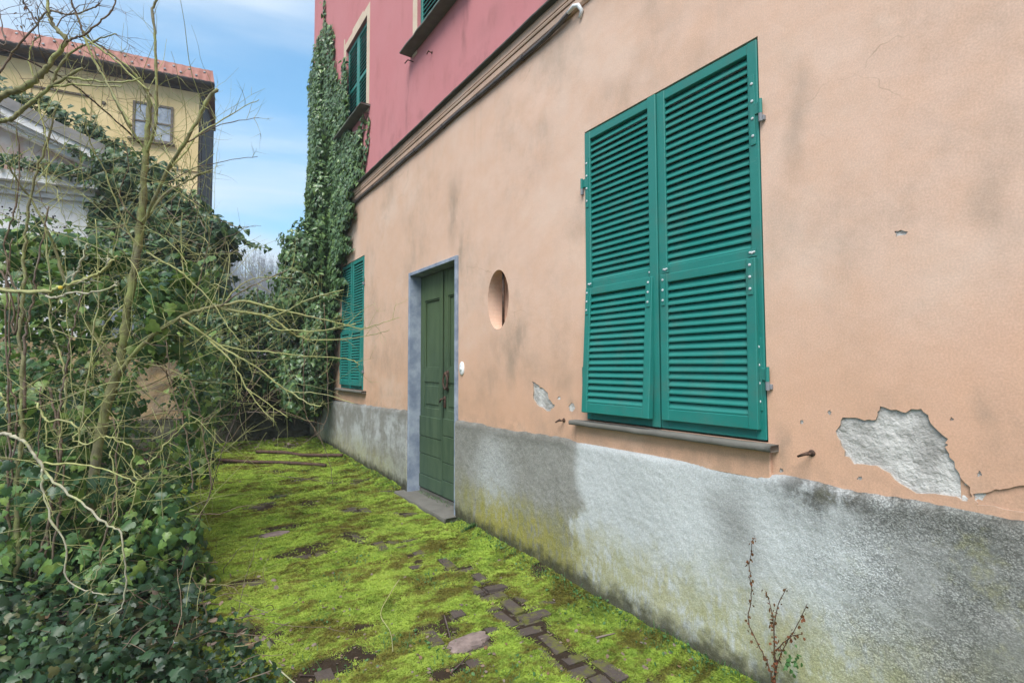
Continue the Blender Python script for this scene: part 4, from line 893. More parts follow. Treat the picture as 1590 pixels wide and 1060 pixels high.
for i, u in enumerate(np.arange(-9.4, .3, .36)):
    for k, (v, z) in enumerate(((.445, 9.32), (.34, 9.50))):
        mb = FB(Y0); mb.disc((u+.18*k, v+.01, z), (0, 1, .45), .032, .02, 8); mb.T().build('bolt', MAT['bolt'], rf)
for u in np.arange(-8.9, .3, 1.35):
    mb = FB(Y0); mb.add([(u, .515, 9.185), (u+.02, .515, 9.185), (u+.02, .295, 9.625), (u, .295, 9.625), (u, .49, 9.185), (u+.02, .49, 9.185), (u+.02, .27, 9.62), (u, .27, 9.62)], [(0, 1, 2, 3), (4, 5, 6, 7), (0, 3, 7, 4), (1, 2, 6, 5)]); mb.T().build('roof_seam', MAT['roofred'], rf)
def old_window(u0, u1, z0, z1, house_, p0, v0=.05):
    mb = FB(p0); t = .055; um = (u0+u1)/2
    for a, b in ((u0, u0+t), (u1-t, u1), (um-t*.7, um+t*.7)): mb.box((a, v0, z0), (b, v0+.045, z1))
    for a, b in ((z0, z0+t), (z1-t, z1), ((z0+z1)/2-.02, (z0+z1)/2+.02)): mb.box((u0+t, v0+.002, a), (um-t*.7, v0+.04, b)); mb.box((um+t*.7, v0+.002, a), (u1-t, v0+.04, b))
    w = mb.T().build('window', MAT['winwood'], house_)
    for a, b in ((u0+t, um-t*.7), (um+t*.7, u1-t)):
        for c, d in ((z0+t, (z0+z1)/2-.02), ((z0+z1)/2+.02, z1-t)):
            mb = FB(p0); mb.box((a, v0+.002, c), (b, v0+.018, d)); mb.T().build('pane', MAT['curtain'], w)
    mb = FB(p0); mb.box((u0-.08, v0, z0-.05), (u1+.06, v0+.13, z0-.002)); mb.T().build('sill', MAT['winwood'], w)
old_window(-1.51, -.60, 7.44, 8.47, yh, Y0)
mb = FB(Y0); mb.box((-3.66, .05, 8.40), (-2.42, .10, 8.44)); mb.box((-3.68, .05, 6.9), (-3.60, .085, 8.40)); mb.box((-2.46, .05, 6.9), (-2.40, .085, 8.40)); mb.T().build('blind_window_frame', MAT['yellow'], yh)
mb = FB(Y0); mb.box((-3.64, .05, 8.36), (-2.44, .092, 8.398)); mb.T().build('lintel_shadow_strip', MAT['winwood'], yh)  # dark brown strip stands in for the shadow line under the lintel
mb = FB(Y0); mb.disc((-2.14, .05, 8.27), (0, 1, 0), .05, .04, 10); mb.T().build('vent', MAT['winwood'], yh)
# the small white pedimented building in front of it
C0 = (-.86, 10.65, 0); ch = thing('white_chapel', (-4, 12, .16), 'weathered white building with a classical pediment, half hidden by ivy', 'building')
sl_ = .43; UL = -7.0; um = UL/2; zr = lambda u: 4.93-sl_*(u if u > um else (UL-u))
mb = FB(C0); mb.box((UL+.2, -5, .1), (-.16, -.02, 4.04)); mb.T().build('wall', MAT['whitewall'], ch)
mb = FB(C0); mb.add([(UL+.2, -.12, 4.0), (-.2, -.12, 4.0), (-.2, -.12, zr(-.2)-.4), (um, -.12, zr(um)-.4), (UL+.2, -.12, zr(UL+.2)-.4), (UL+.2, -5, 4.0), (-.2, -5, 4.0), (-.2, -5, zr(-.2)-.4), (um, -5, zr(um)-.4), (UL+.2, -5, zr(UL+.2)-.4)], [(0, 1, 2, 3, 4), (5, 6, 7, 8, 9), (1, 2, 7, 6), (0, 4, 9, 5)]); mb.T().build('tympanum', MAT['worn'], ch)
mb = FB(C0)
for (z0, z1, v) in ((4.02, 4.10, .06), (4.10, 4.19, .12), (4.19, 4.335, .26)): mb.box((UL-v*.4, -.3, z0+.0005), (-.16+v*.5, v, z1))
mb.T().build('cornice', MAT['whitewall'], ch)
def rake(name, t0, t1, v, mat, ext=0):
    mb = FB(C0)
    for a, b in ((ext, um), (um, UL-ext)):
        mb.add([(a, v, zr(a)-t0), (b, v, zr(b)-t0), (b, v, zr(b)-t1), (a, v, zr(a)-t1), (a, -5, zr(a)-t0), (b, -5, zr(b)-t0), (b, -5, zr(b)-t1), (a, -5, zr(a)-t1)], [(0, 1, 2, 3), (4, 5, 6, 7), (0, 1, 5, 4), (3, 2, 6, 7), (0, 3, 7, 4), (1, 2, 6, 5)])
    mb.T().build(name, mat, ch)
rake('roof_flashing', 0, .17, .30, MAT['flash'], .05); rake('raking_cornice', .171, .30, .26, MAT['whitewall']); rake('raking_cornice', .3005, .345, .18, MAT['whitewall']); rake('raking_cornice', .3455, .42, .08, MAT['whitewall'])
# garden wall closing the courtyard
gw = thing('garden_wall', (0, 8.95, .2), 'low dark mossy garden wall closing the courtyard, ochre plaster at its left', 'wall')
def rough_wall(name, x0, x1, y, z0, z1, mat, amp, lab=None):
    xs_ = np.linspace(x0, x1, int((x1-x0)/.04)+2); zs_ = np.linspace(z0, z1, int((z1-z0)/.04)+2); A, B = np.meshgrid(xs_, zs_, indexing='ij'); n1, n2 = A.shape
    H = y - amp*(fbm(A*7, B*7, 4)-.5)*2; top = .03*(fbm(A*5, A*0, 2)-.5); F = grid(n1, n2); V = np.stack([A, H, B+top*(B == B.max())], -1).reshape(-1, 3)
    k = len(V); i = np.arange(n1-1); a = i*n2+n2-1; back = V.reshape(n1, n2, 3)[:, -1].copy(); back[:, 1] = y+.3; b2 = back.copy(); b2[:, 2] = z0; V = np.vstack([V, back, b2]); F = np.vstack([F, np.stack([a, a+n2, k+i+1, k+i], -1), np.stack([k+i, k+i+1, k+n1+i+1, k+n1+i], -1)])
    o = npmesh(name, V, F, mat, gw, None, True)
    if lab: o['label'] = lab
rough_wall('wall_section', .35, 2.06, 8.95, .1, 1.35, MAT['garden'], .04); rough_wall('wall_section', -3.6, .345, 8.85, .62, 1.75, MAT['ochre'], .03, 'peeling ochre plastered section of the wall'); rough_wall('wall_base', -3.6, .345, 8.82, .1, .618, MAT['garden'], .03)
for k in range(12):
    x = .42+k*.138; mb = MB(); mb.box((x, 8.88+random.uniform(-.02, .02), 1.34), (x+.128, 9.24, 1.40+random.uniform(-.01, .015)), .012); mb.build('coping_stone', MAT['garden'], gw)
hz = MB(); hz.box((-290, -190, -1.4), (345, 440, 72)); hz = hz.build('haze', None if False else bpy.data.materials.new('thin_air_haze'))
hz['kind'] = 'stuff'; hm = hz.data.materials[0]; hm.use_nodes = True; hm.node_tree.nodes.clear(); hv = hm.node_tree.nodes.new('ShaderNodeVolumePrincipled'); ho = hm.node_tree.nodes.new('ShaderNodeOutputMaterial')
hv.inputs['Color'].default_value = (.80, .86, .95, 1); hv.inputs['Density'].default_value = .0026; hv.inputs['Anisotropy'].default_value = 0; hm.node_tree.links.new(hv.outputs[0], ho.inputs['Volume'])
# wooded hill far behind
xs_ = np.linspace(-260, 330, 120); ysv = np.linspace(90, 420, 50); A, B = np.meshgrid(xs_, ysv, indexing='ij'); H = .16 + np.clip((B-90)/95, 0, 1)**1.1*(31+9*(fbm(A/70, B/90, 3)-.5)) + 6*np.clip((B-190)/230, 0, 1); 
hill = npmesh('hill', np.stack([A, B, H-.4], -1).reshape(-1, 3), grid(120, 50), MAT['hill'], None, None, True); hill['kind'] = 'structure'
mb = MB()
for k in range(1500):
    x = random.uniform(-20, 75); y = random.uniform(100, 190); h0 = .16+min(max((y-90)/95, 0), 1)**1.1*(31+9*(float(fbm(np.array([x/70]), np.array([y/90]), 3)[0])-.5))-.6
    px, py, _ = project(np.array([[x, y, h0+3]]))
    if not 300 < px[0] < 490: continue
    ht = random.uniform(7, 11.5); p = wander((x, y, h0), (random.gauss(0, .06), random.gauss(0, .06), 1), ht, 6, .05); mb.tube(p, [.12*(1-.85*i/6) for i in range(7)], 4, False)
    for j in range(16):
        i = random.randint(1, 5); q = wander(p[i], (random.gauss(0, 1), random.gauss(0, 1), 1.5), random.uniform(1.2, 3.4), 4, .18); mb.tube(q, [.045*(1-.8*t/4) for t in range(5)], 3, False)
o = mb.build('distant_wood', MAT['hill'], None, False, False); tag(o, 'bare winter trees on the far hazy hill', 'trees', None, 'stuff')

# ================================================================== IVY ON THE HOUSE
iv = thing('wall_ivy', (WX, 8.9, .2), 'dense green ivy climbing the far corner of the pink and peach house', 'ivy')
poly = [(486, 70), (494, 40), (500, 0), (504, 0), (508, 60), (511, 35), (514, 40), (517, 95), (526, 150), (531, 90), (535, 85), (537, 200), (546, 205), (550, 222), (553, 196), (558, 205), (556, 232), (561, 224), (556, 262), (553, 290), (547, 315), (545, 330), (540, 370), (532, 410), (526, 470), (519, 520), (512, 570), (505, 610), (500, 645), (455, 650), (460, 300)]
n = 95000; yy = 6.2+3.1*rng.random(n); zz = .2+6.6*rng.random(n)
P = np.stack([np.full(n, WX-.06), yy, zz], -1); px, py, _ = project(P); wob = 5*np.sin(py*.11)+3*np.sin(py*.37)
ok = inpoly(px+wob*(py > 250), py, poly) & ~((px > 538) & (px < 570) & (py < 200)) & (yy < 9.25)
dens = np.where(py < 110, .35, np.where(py < 250, .75, 1)); ok &= rng.random(n) < dens*.62
P = P[ok]; thick = .04+.12*fbm(P[:, 1]*3, P[:, 2]*3, 3)*np.clip((5.5-P[:, 2])/2, .35, 1.6); P[:, 0] = WX-.01-thick*rng.random(len(P))**.6
N = np.tile([-1., -.15, .35], (len(P), 1))
leaves('leaf', P, N, .034+.045*rng.random(len(P)), 'ivylow', MAT['ivyfar'], iv, .32)
for (x, y, d, r, m) in ((497, 330, 9.2, (.20, .3, .75), 1000), (474, 395, 9.0, (.34, .4, .45), 1200), (466, 455, 8.9, (.40, .45, .45), 1100), (494, 255, 9.4, (.10, .25, .7), 500), (494, 160, 9.9, (.06, .15, .8), 260), (493, 520, 8.7, (.22, .35, .6), 1000), (470, 590, 8.6, (.35, .35, .5), 1000), (447, 398, 8.9, (.12, .2, .10), 110)):
    c = at(x, y, d*.83); P, N = blob_pts(c, r, int(m*1.5), .6); k = P[:, 0] < WX-.01; P, N = P[k], N[k]; k = P[:, 1] > 7.0; P, N = P[k], N[k]
    leaves('leaf', P, N, rng.uniform(.045, .085, len(P)), 'ivylow', MAT['ivyfar'], iv, .4)
for (L, r) in (([(503, 0), (503, 40), (504, 80), (505, 130)], .012), ([(512, 40), (513, 90), (510, 160), (508, 250)], .012), ([(533, 90), (533, 150), (531, 230)], .008), ([(571, 185), (568, 230), (562, 265), (556, 290)], .006), ([(566, 180), (558, 215), (553, 260)], .006), ([(524, 480), (512, 560), (500, 640), (495, 690)], .02), ([(518, 520), (515, 580), (514, 620)], .006), ([(505, 330), (498, 500), (490, 690)], .03)):
    if r < .013:
        tp = smooth_path([Vector((WX-.03, *wl(a, b, WX-.03))) for a, b in L], 22, .02); leaves('leaf', tp, np.tile([-1., -.1, .3], (len(tp), 1)), rng.uniform(.05, .085, len(tp)), 'ivylow', MAT['ivyfar'], iv, .35)
    p = smooth_path([Vector((WX-.02, *wl(a, b, WX-.02))) for a, b in L], 5, .006); mb = MB(); mb.tube(p, r, 6); mb.build('stem', MAT['stem'], iv, True, False)

# hedge and ivy along the garden wall
hd = thing('hedge', (1.2, 8.6, .2), 'dark ivy hedge overhanging the low garden wall at the end of the courtyard', 'hedge')
for (x, y, d, r, m, s) in ((395, 490, 7.8, (.55, .45, .42), 1700, (.05, .09)), (440, 520, 7.8, (.5, .45, .5), 1500, (.05, .09)), (480, 560, 7.8, (.35, .4, .45), 900, (.05, .09)), (350, 540, 7.4, (.5, .5, .55), 1500, (.05, .09)), (400, 580, 7.7, (.55, .35, .30), 1100, (.05, .085)), (330, 620, 7.0, (.35, .5, .4), 900, (.045, .08)), (280, 500, 7.6, (.8, .5, .7), 1500, (.05, .09)), (470, 620, 7.9, (.30, .25, .3), 400, (.05, .08)), (310, 690, 6.3, (.18, .5, .22), 500, (.04, .07)), (505, 600, 7.4, (.06, .2, .25), 100, (.05, .08))):
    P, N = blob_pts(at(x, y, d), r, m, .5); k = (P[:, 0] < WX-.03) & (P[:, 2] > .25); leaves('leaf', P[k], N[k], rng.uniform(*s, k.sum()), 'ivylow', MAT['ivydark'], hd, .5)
for k in range(26):
    c = at(random.uniform(330, 500), random.uniform(520, 640), random.uniform(7.2, 7.9)); mb = MB(); q = wander(c, (random.gauss(0, 1), random.gauss(0, .6), random.gauss(-.2, .6)), random.uniform(.4, 1.1), 8, .2); mb.tube(q, [.008*(1-.7*i/8) for i in range(9)], 4); mb.build('stem', MAT['stem'], hd, True, False)

# ivy swallowing the white building
iw = thing('ivy_thicket', (.3, 10.4, .16), 'big mass of dark ivy over the right end of the white pedimented building', 'ivy')
for (x, y, d, r, m) in ((215, 285, 8.5, (.65, .5, .55), 1500), (260, 340, 8.5, (.75, .5, .55), 1700), (310, 375, 8.3, (.65, .5, .5), 1500), (230, 390, 8.4, (.9, .5, .6), 1700), (178, 255, 8.6, (.32, .4, .35), 600), (345, 365, 8.2, (.28, .35, .22), 320), (290, 440, 8.3, (.7, .4, .5), 900), (170, 330, 8.5, (.35, .3, .5), 600), (333, 440, 8.1, (.16, .25, .5), 260)):
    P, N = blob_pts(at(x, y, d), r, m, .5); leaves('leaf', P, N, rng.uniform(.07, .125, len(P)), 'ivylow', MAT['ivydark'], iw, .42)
def strip(pts, w, m, d0, tall=.2):
    a = rng.random(m); xs_ = np.interp(a, np.linspace(0, 1, len(pts)), [p[0] for p in pts]); ys_ = np.interp(a, np.linspace(0, 1, len(pts)), [p[1] for p in pts])
    P = np.array([onplane(x, y, Vector(C0)-NV*d0, NV)[:] for x, y in zip(xs_, ys_)]); P += rng.normal(0, 1, (m, 3))*np.array([w, w, w])*(.5+rng.random((m, 1))); leaves('leaf', P, np.tile([-.1, -.8, .6], (m, 1)), rng.uniform(.06, .11, m), 'ivylow', MAT['ivydark'], iw, .45)
strip([(-20, 135), (40, 152), (80, 165), (130, 196), (160, 212), (185, 240)], .07, 420, .1); strip([(-10, 246), (40, 254), (80, 262), (110, 268), (150, 272)], .065, 380, .25); strip([(105, 225), (125, 240)], .04, 30, .3); strip([(85, 165), (92, 175), (98, 190)], .06, 50, .1); strip([(138, 190), (142, 205)], .06, 40, .1)
for k in range(40):
    c = at(random.uniform(190, 345), random.uniform(330, 430), random.uniform(7.7, 8.2)); mb = MB(); q = wander(c, (random.gauss(0, 1), random.gauss(-.4, .5), random.gauss(-.1, .7)), random.uniform(.3, .9), 8, .25); mb.tube(q, [.009*(1-.7*i/8) for i in range(9)], 4); mb.build('stem', MAT['stem'], iw, True, False)
mb = MB(); mb.tube(smooth_path([at(352, 640, 8.4), at(348, 560, 8.4), at(346, 470, 8.4), at(343, 400, 8.4), at(330, 340, 8.5)], 5, .01), [.14]*10+[.12]*11, 9); mb.build('trunk', MAT['trunk'], iw, True)
# trailing shoots over the sky
mb = MB(); sp = smooth_path([at(365, 372, 8.1), at(378, 374, 8.1), at(390, 380, 8.1), at(398, 382, 8.1), at(418, 387, 8.1)], 5, .004); mb.tube(sp, .005, 4); mb.build('stem', MAT['stem'], iw, True, False)
P = np.array([p+Vector((random.gauss(0, .02), random.gauss(0, .02), random.gauss(0, .02))) for p in sp for k in range(2)]); leaves('leaf', P, np.tile([-.2, -1, .3], (len(P), 1)), rng.uniform(.05, .09, len(P)), 'ivylow', MAT['ivydark'], iw, .6)

# ================================================================== THE IVY BUSH AT THE LEFT
gb = gnd(100, 1010); bu = thing('ivy_bush', (gb.x, gb.y+.3, gz(gb.x, gb.y)), 'big tangled bush of large glossy ivy leaves at the left of the mossy court', 'bush')
BL = [(40, 455, 3.4, (.48, .4, .36), 520), (150, 440, 3.6, (.42, .4, .22), 330), (262, 462, 3.4, (.26, .3, .20), 230), (60, 385, 3.3, (.36, .3, .20), 420), (165, 400, 3.4, (.30, .3, .17), 300), (110, 470, 3.0, (.45, .3, .25), 380), (230, 480, 3.0, (.22, .25, .2), 220), (60, 640, 3.0, (.42, .3, .35), 420), (60, 880, 2.7, (.42, .25, .36), 460), (185, 890, 2.75, (.30, .25, .32), 380), (265, 840, 2.9, (.18, .22, .28), 240), (300, 930, 2.9, (.13, .2, .2), 170), (100, 760, 2.8, (.4, .25, .3), 340), (300, 640, 3.6, (.2, .3, .35), 300), (20, 760, 4.6, (.6, .4, .8), 500), (60, 600, 5.2, (.9, .4, .9), 700), (195, 610, 4.2, (.13, .2, .3), 170), (285, 600, 4.3, (.05, .2, .3), 60), (248, 530, 3.3, (.28, .25, .22), 260), (255, 440, 3.1, (.26, .2, .16), 170), (300, 425, 3.2, (.16, .2, .12), 80), (85, 570, 3.5, (.50, .4, .40), 560), (140, 690, 3.4, (.34, .35, .35), 420),
      (50, 810, 3.1, (.46, .35, .45), 520), (190, 790, 3.2, (.36, .32, .34), 460), (262, 790, 3.3, (.16, .25, .28), 200), (270, 890, 3.0, (.20, .25, .22), 260), (120, 960, 2.8, (.5, .28, .32), 520), (265, 1010, 2.7, (.22, .22, .16), 260), (20, 640, 3.3, (.3, .3, .35), 260), (20, 930, 3.0, (.35, .3, .35), 420), (30, 985, 2.45, (.40, .25, .22), 420), (120, 1010, 2.3, (.36, .2, .14), 330), (225, 1030, 2.35, (.22, .16, .10), 180), (10, 1040, 2.0, (.30, .2, .16), 260), (150, 880, 3.3, (.5, .3, .35), 420),
      (60, 500, 4.6, (.9, .4, .8), 900), (160, 640, 4.4, (.42, .4, .55), 600), (60, 720, 4.2, (.8, .4, .6), 700), (310, 610, 4.8, (.26, .4, .45), 420), (300, 540, 4.4, (.3, .3, .3), 300), (300, 720, 4.4, (.2, .3, .25), 300), (225, 720, 4.0, (.3, .3, .28), 260)]
PP = []; NN = []; SS = []
for (x, y, d, r, m) in BL:
    P, N = blob_pts(at(x, y, d), r, m, .35); k = (P[:, 2] > .0) & (P[:, 1] > 1.6); PP.append(P[k]); NN.append(N[k] + np.array([.1, -.5, .25])); SS.append((.022+.062*rng.random(k.sum())**1.7)*(.66 if d < 2.5 else 1 if d < 4 else .85))
PP = np.vstack(PP); NN = np.vstack(NN); SS = np.concatenate(SS)
px, py, z = project(PP); gap = ((np.abs(px-254) < 24+8*np.sin(py*.1)) & (np.abs(py-608) < 50+8*np.sin(px*.2)))
tk = np.array([(128, 930), (140, 780), (152, 695), (163, 640), (178, 590), (186, 560), (195, 500), (205, 440), (214, 380), (221, 320)], float); o_ = np.argsort(tk[:, 1]); tx = np.interp(py, tk[o_, 1], tk[o_, 0])
gap &= rng.random(len(px)) < .72
gap |= (np.abs(px-tx) < 30) & (z < 3.08) & (py < 740) & (rng.random(len(px)) < .96)           # the sapling stands clear of the leaves
PP, NN, SS = PP[~gap], NN[~gap], SS[~gap]
leaves('leaf', PP, NN, SS, 'ivy', MAT['ivy'], bu, .45, 'stuff', 300)
for k in range(70):
    x, y = random.uniform(0, 310), random.uniform(560, 1000); c = at(x, y, random.uniform(3.0, 4.0))
    if c.z < .1: continue
    mb = MB(); q = wander(c, (random.gauss(0, .6), random.gauss(0, .5), random.gauss(.3, .6)), random.uniform(.3, .9), 9, .18, Vector((0, 0, -.04))); mb.tube(q, [.004*(1-.6*i/9) for i in range(10)], 4); mb.build('stem', MAT[random.choice(('stem', 'stem', 'trunk'))], bu, True, False)
# black berries on the left
mb = MB()
for (x, y) in ((12, 335), (25, 330), (50, 328), (75, 340), (90, 360), (60, 345), (30, 345)):
    c = at(x, y, 3.2)
    for k in range(9): q = c+Vector((random.gauss(0, .022), random.gauss(0, .022), random.gauss(0, .018))); mb.disc(q, (0, 0, 1), .005, .009, 6)
o = mb.build('berries', MAT['berry'], bu, True); o['kind'] = 'stuff'
# low ivy spreading over the ground in front
gc = []; gs = []
for k in range(4300):
    x, y = random.uniform(-40, 460), random.uniform(840, 1130)
    if y < 960-(x-250)*.0 and x > 330: continue
    lim = 300 + (y-860)*.62
    if x > lim + random.gauss(0, 14): continue
    g = gnd(x, y); gc.append((g.x, g.y, gz(g.x, g.y)+random.uniform(.0, .22 if x < 300 else .06))); gs.append(random.uniform(.016, .042) if x > 300 else random.uniform(.02, .062))
o = leaves('ivy_ground_cover', gc, np.tile([.0, -.35, .9], (len(gc), 1)), gs, 'ivy', MAT['ivyground'], None, .65, 'stuff', 0, .5); tag(o, 'small dark ivy leaves creeping over the ground at the lower left', 'ground cover')

mb = MB()
for k in range(90):
    g = gnd(random.uniform(-20, 430), random.uniform(880, 1090)); q = wander((g.x, g.y, gz(g.x, g.y)+random.uniform(.02, .16)), (random.gauss(0, 1), random.gauss(0, 1), random.gauss(.1, .3)), random.uniform(.1, .45), 7, .16); rr = random.uniform(.001, .0028); mb.tube(q, [rr*(1-.5*i/7) for i in range(8)], 4, False)
o = mb.build('ground_twigs', MAT['stem'], None, True, False); tag(o, 'brown dead twigs lying over the creeping ivy at lower left', 'twigs', None, 'stuff')
dl = [(gnd(x, y).x, gnd(x, y).y) for x, y in [(random.uniform(-20, 430), random.uniform(900, 1080)) for k in range(90)]]
small_leaves('dead_leaf_litter', [(a, b, gz(a, b)+random.uniform(.03, .17)) for a, b in dl], [random.uniform(.02, .045) for _ in dl], 'round', 'dry', (0, -.3, 1), 'curled dry leaves caught in the creeping ivy at lower left', 'fallen leaves', .6)

# ================================================================== BARE WOOD
def at_root(px, py, d): p = at(px, py, d); return (p.x, p.y, gz(p.x, p.y))
# main sapling
sp = thing('bare_sapling', at_root(130, 900, 3.0), 'leafless lichen green sapling with pruned top rising before the yellow house', 'sapling')
branch(sp, P3([(128, 930), (140, 780), (152, 695), (163, 640), (178, 590), (186, 560), (195, 500), (205, 440), (214, 380), (221, 320), (225, 260), (228, 235), (230, 190), (231, 147)], 3.0), .028, .0135, MAT['trunk'], 16, (.08, .35), .003, 'trunk', MAT['twig'], .003, 10)
mb = MB(); c = at(231, 146, 2.998); mb.disc(c, (.1, -.2, 1), .0135, .004, 9); mb.build('pruned_end', MAT['pale'], sp, True)
for L, r0, r1, m, tw in (
    ([(228, 238, 3.0), (240, 200, 2.97), (243, 150, 2.95), (242, 90, 2.95), (240, 50, 2.95), (237, 15, 2.95), (246, -4, 2.95), (254, -20, 2.95)], .011, .007, 'trunk', 8),
    ([(221, 347, 3.0), (240, 310, 2.95), (262, 260, 2.9), (285, 225, 2.85), (305, 190, 2.85), (322, 155, 2.85), (337, 138, 2.85)], .011, .012, 'trunk', 8),
    ([(231, 335, 3.0), (255, 302, 3.05), (280, 287, 3.1), (310, 271, 3.1), (327, 265, 3.1)], .008, .007, 'trunk', 7),
    ([(262, 262, 2.9), (285, 240, 2.95), (310, 207, 3.0), (340, 190, 3.05), (380, 165, 3.1), (402, 155, 3.1)], .007, .0022, 'twig', 9),
    ([(285, 225, 2.85), (320, 205, 2.9), (350, 192, 2.9), (402, 183, 2.9)], .0045, .002, 'stem', 7),
    ([(262, 285, 3.0), (300, 262, 3.0), (350, 250, 3.0), (400, 243, 3.0)], .0035, .0018, 'stem', 6),
    ([(231, 150, 3.0), (211, 117, 2.95), (170, 81, 2.9), (143, 62, 2.85), (128, 45, 2.8), (118, 20, 2.8)], .008, .004, 'trunk', 9),
    ([(226, 235, 3.0), (200, 195, 2.95), (176, 150, 2.9), (160, 110, 2.88), (148, 82, 2.85), (138, 62, 2.85)], .008, .004, 'trunk', 8),
    ([(222, 226, 3.0), (181, 189, 2.85), (125, 140, 2.7), (68, 106, 2.6), (0, 75, 2.5), (-30, 62, 2.45)], .0055, .004, 'dark', 5),
    ([(184, 578, 3.0), (151, 527, 2.95), (123, 480, 2.9), (98, 429, 2.85), (87, 391, 2.85), (72, 355, 2.8), (50, 312, 2.8), (28, 282, 2.75), (8, 250, 2.7)], .013, .005, 'trunk', 12),
    ([(184, 580, 3.0), (215, 541, 2.98), (250, 511, 2.95), (290, 488, 2.95), (320, 479, 2.95), (345, 474, 3.0)], .016, .011, 'trunk', 7),
    ([(345, 474, 3.0), (380, 468, 3.05), (415, 476, 3.1), (451, 485, 3.15), (492, 493, 3.2), (526, 502, 3.25), (561, 510, 3.3), (588, 503, 3.3), (620, 493, 3.3)], .010, .002, 'twig', 14),
    ([(340, 478, 3.0), (380, 485, 3.05), (420, 493, 3.1), (447, 512, 3.1), (463, 522, 3.15), (488, 528, 3.2), (526, 527, 3.25), (567, 522, 3.3), (605, 512, 3.3)], .010, .002, 'twig', 13),
    ([(420, 493, 3.1), (451, 480, 3.05), (467, 470, 3.0), (499, 459, 3.0), (534, 450, 3.0)], .006, .003, 'twig', 6),
    ([(415, 500, 3.1), (430, 512, 3.1), (453, 512, 3.05), (484, 514, 3.05), (513, 511, 3.05), (534, 505, 3.05), (553, 503, 3.05)], .006, .003, 'twig', 7),
    ([(340, 535, 3.05), (380, 544, 3.1), (426, 547, 3.1), (463, 552, 3.15), (513, 555, 3.2), (542, 558, 3.2), (556, 564, 3.2)], .006, .003, 'twig', 9),
    ([(280, 493, 2.95), (297, 505, 2.95), (332, 531, 3.0), (370, 554, 3.0), (407, 576, 3.05), (430, 596, 3.05), (453, 610, 3.1), (482, 627, 3.1), (499, 630, 3.1)], .009, .004, 'twig', 12),
    ([(325, 528, 3.0), (355, 557, 2.95), (370, 578, 2.95), (383, 603, 2.95), (406, 634, 2.95), (425, 652, 2.95)], .006, .003, 'twig', 6),
    ([(455, 609, 3.1), (489, 610, 3.1), (523, 617, 3.1), (550, 626, 3.1)], .004, .0018, 'twig', 0),
    ([(383, 603, 2.95), (410, 622, 2.95), (447, 648, 2.95)], .004, .003, 'twig', 2),
    ([(345, 476, 3.0), (365, 450, 3.05), (392, 433, 3.1), (425, 430, 3.15), (455, 432, 3.2)], .0055, .002, 'twig', 9),
    ([(340, 478, 3.0), (370, 455, 2.95), (400, 440, 2.9), (440, 422, 2.9), (455, 415, 2.9)], .005, .002, 'stem', 8),
    ([(228, 392, 3.0), (250, 405, 2.97), (275, 418, 2.95), (300, 440, 2.95), (330, 470, 2.95), (350, 500, 2.95), (375, 535, 2.95)], .007, .003, 'twig', 9),
    ([(285, 430, 2.96), (283, 400, 2.98), (281, 370, 3.0), (283, 330, 3.0)], .004, .0025, 'twig', 5),
    ([(300, 470, 2.96), (312, 430, 2.98), (322, 385, 3.0), (330, 345, 3.0)], .0035, .002, 'stem', 4),
    ([(196, 471, 2.95), (175, 489, 2.9), (162, 508, 2.9), (155, 531, 2.9), (145, 555, 2.9), (143, 590, 2.9)], .0055, .004, 'twig', 4),
    ([(344, 476, 3.0), (352, 440, 3.0), (356, 400, 3.05), (352, 375, 3.05)], .0035, .002, 'twig', 5),
    ([(215, 390, 3.0), (195, 350, 2.95), (175, 300, 2.9), (160, 260, 2.9), (140, 222, 2.85), (128, 180, 2.8)], .006, .003, 'twig', 9),
    ([(222, 350, 3.0), (200, 330, 2.9), (185, 300, 2.9), (200, 255, 2.9), (190, 215, 2.9)], .005, .0025, 'stem', 7)):
    branch(sp, P3(L), r0*.8, r1*.8, MAT[m], int(tw*1.0), (.04, .26), .0016, 'branch', MAT['twig'] if m != 'dark' else MAT['dark'], .0018, kink=.13)
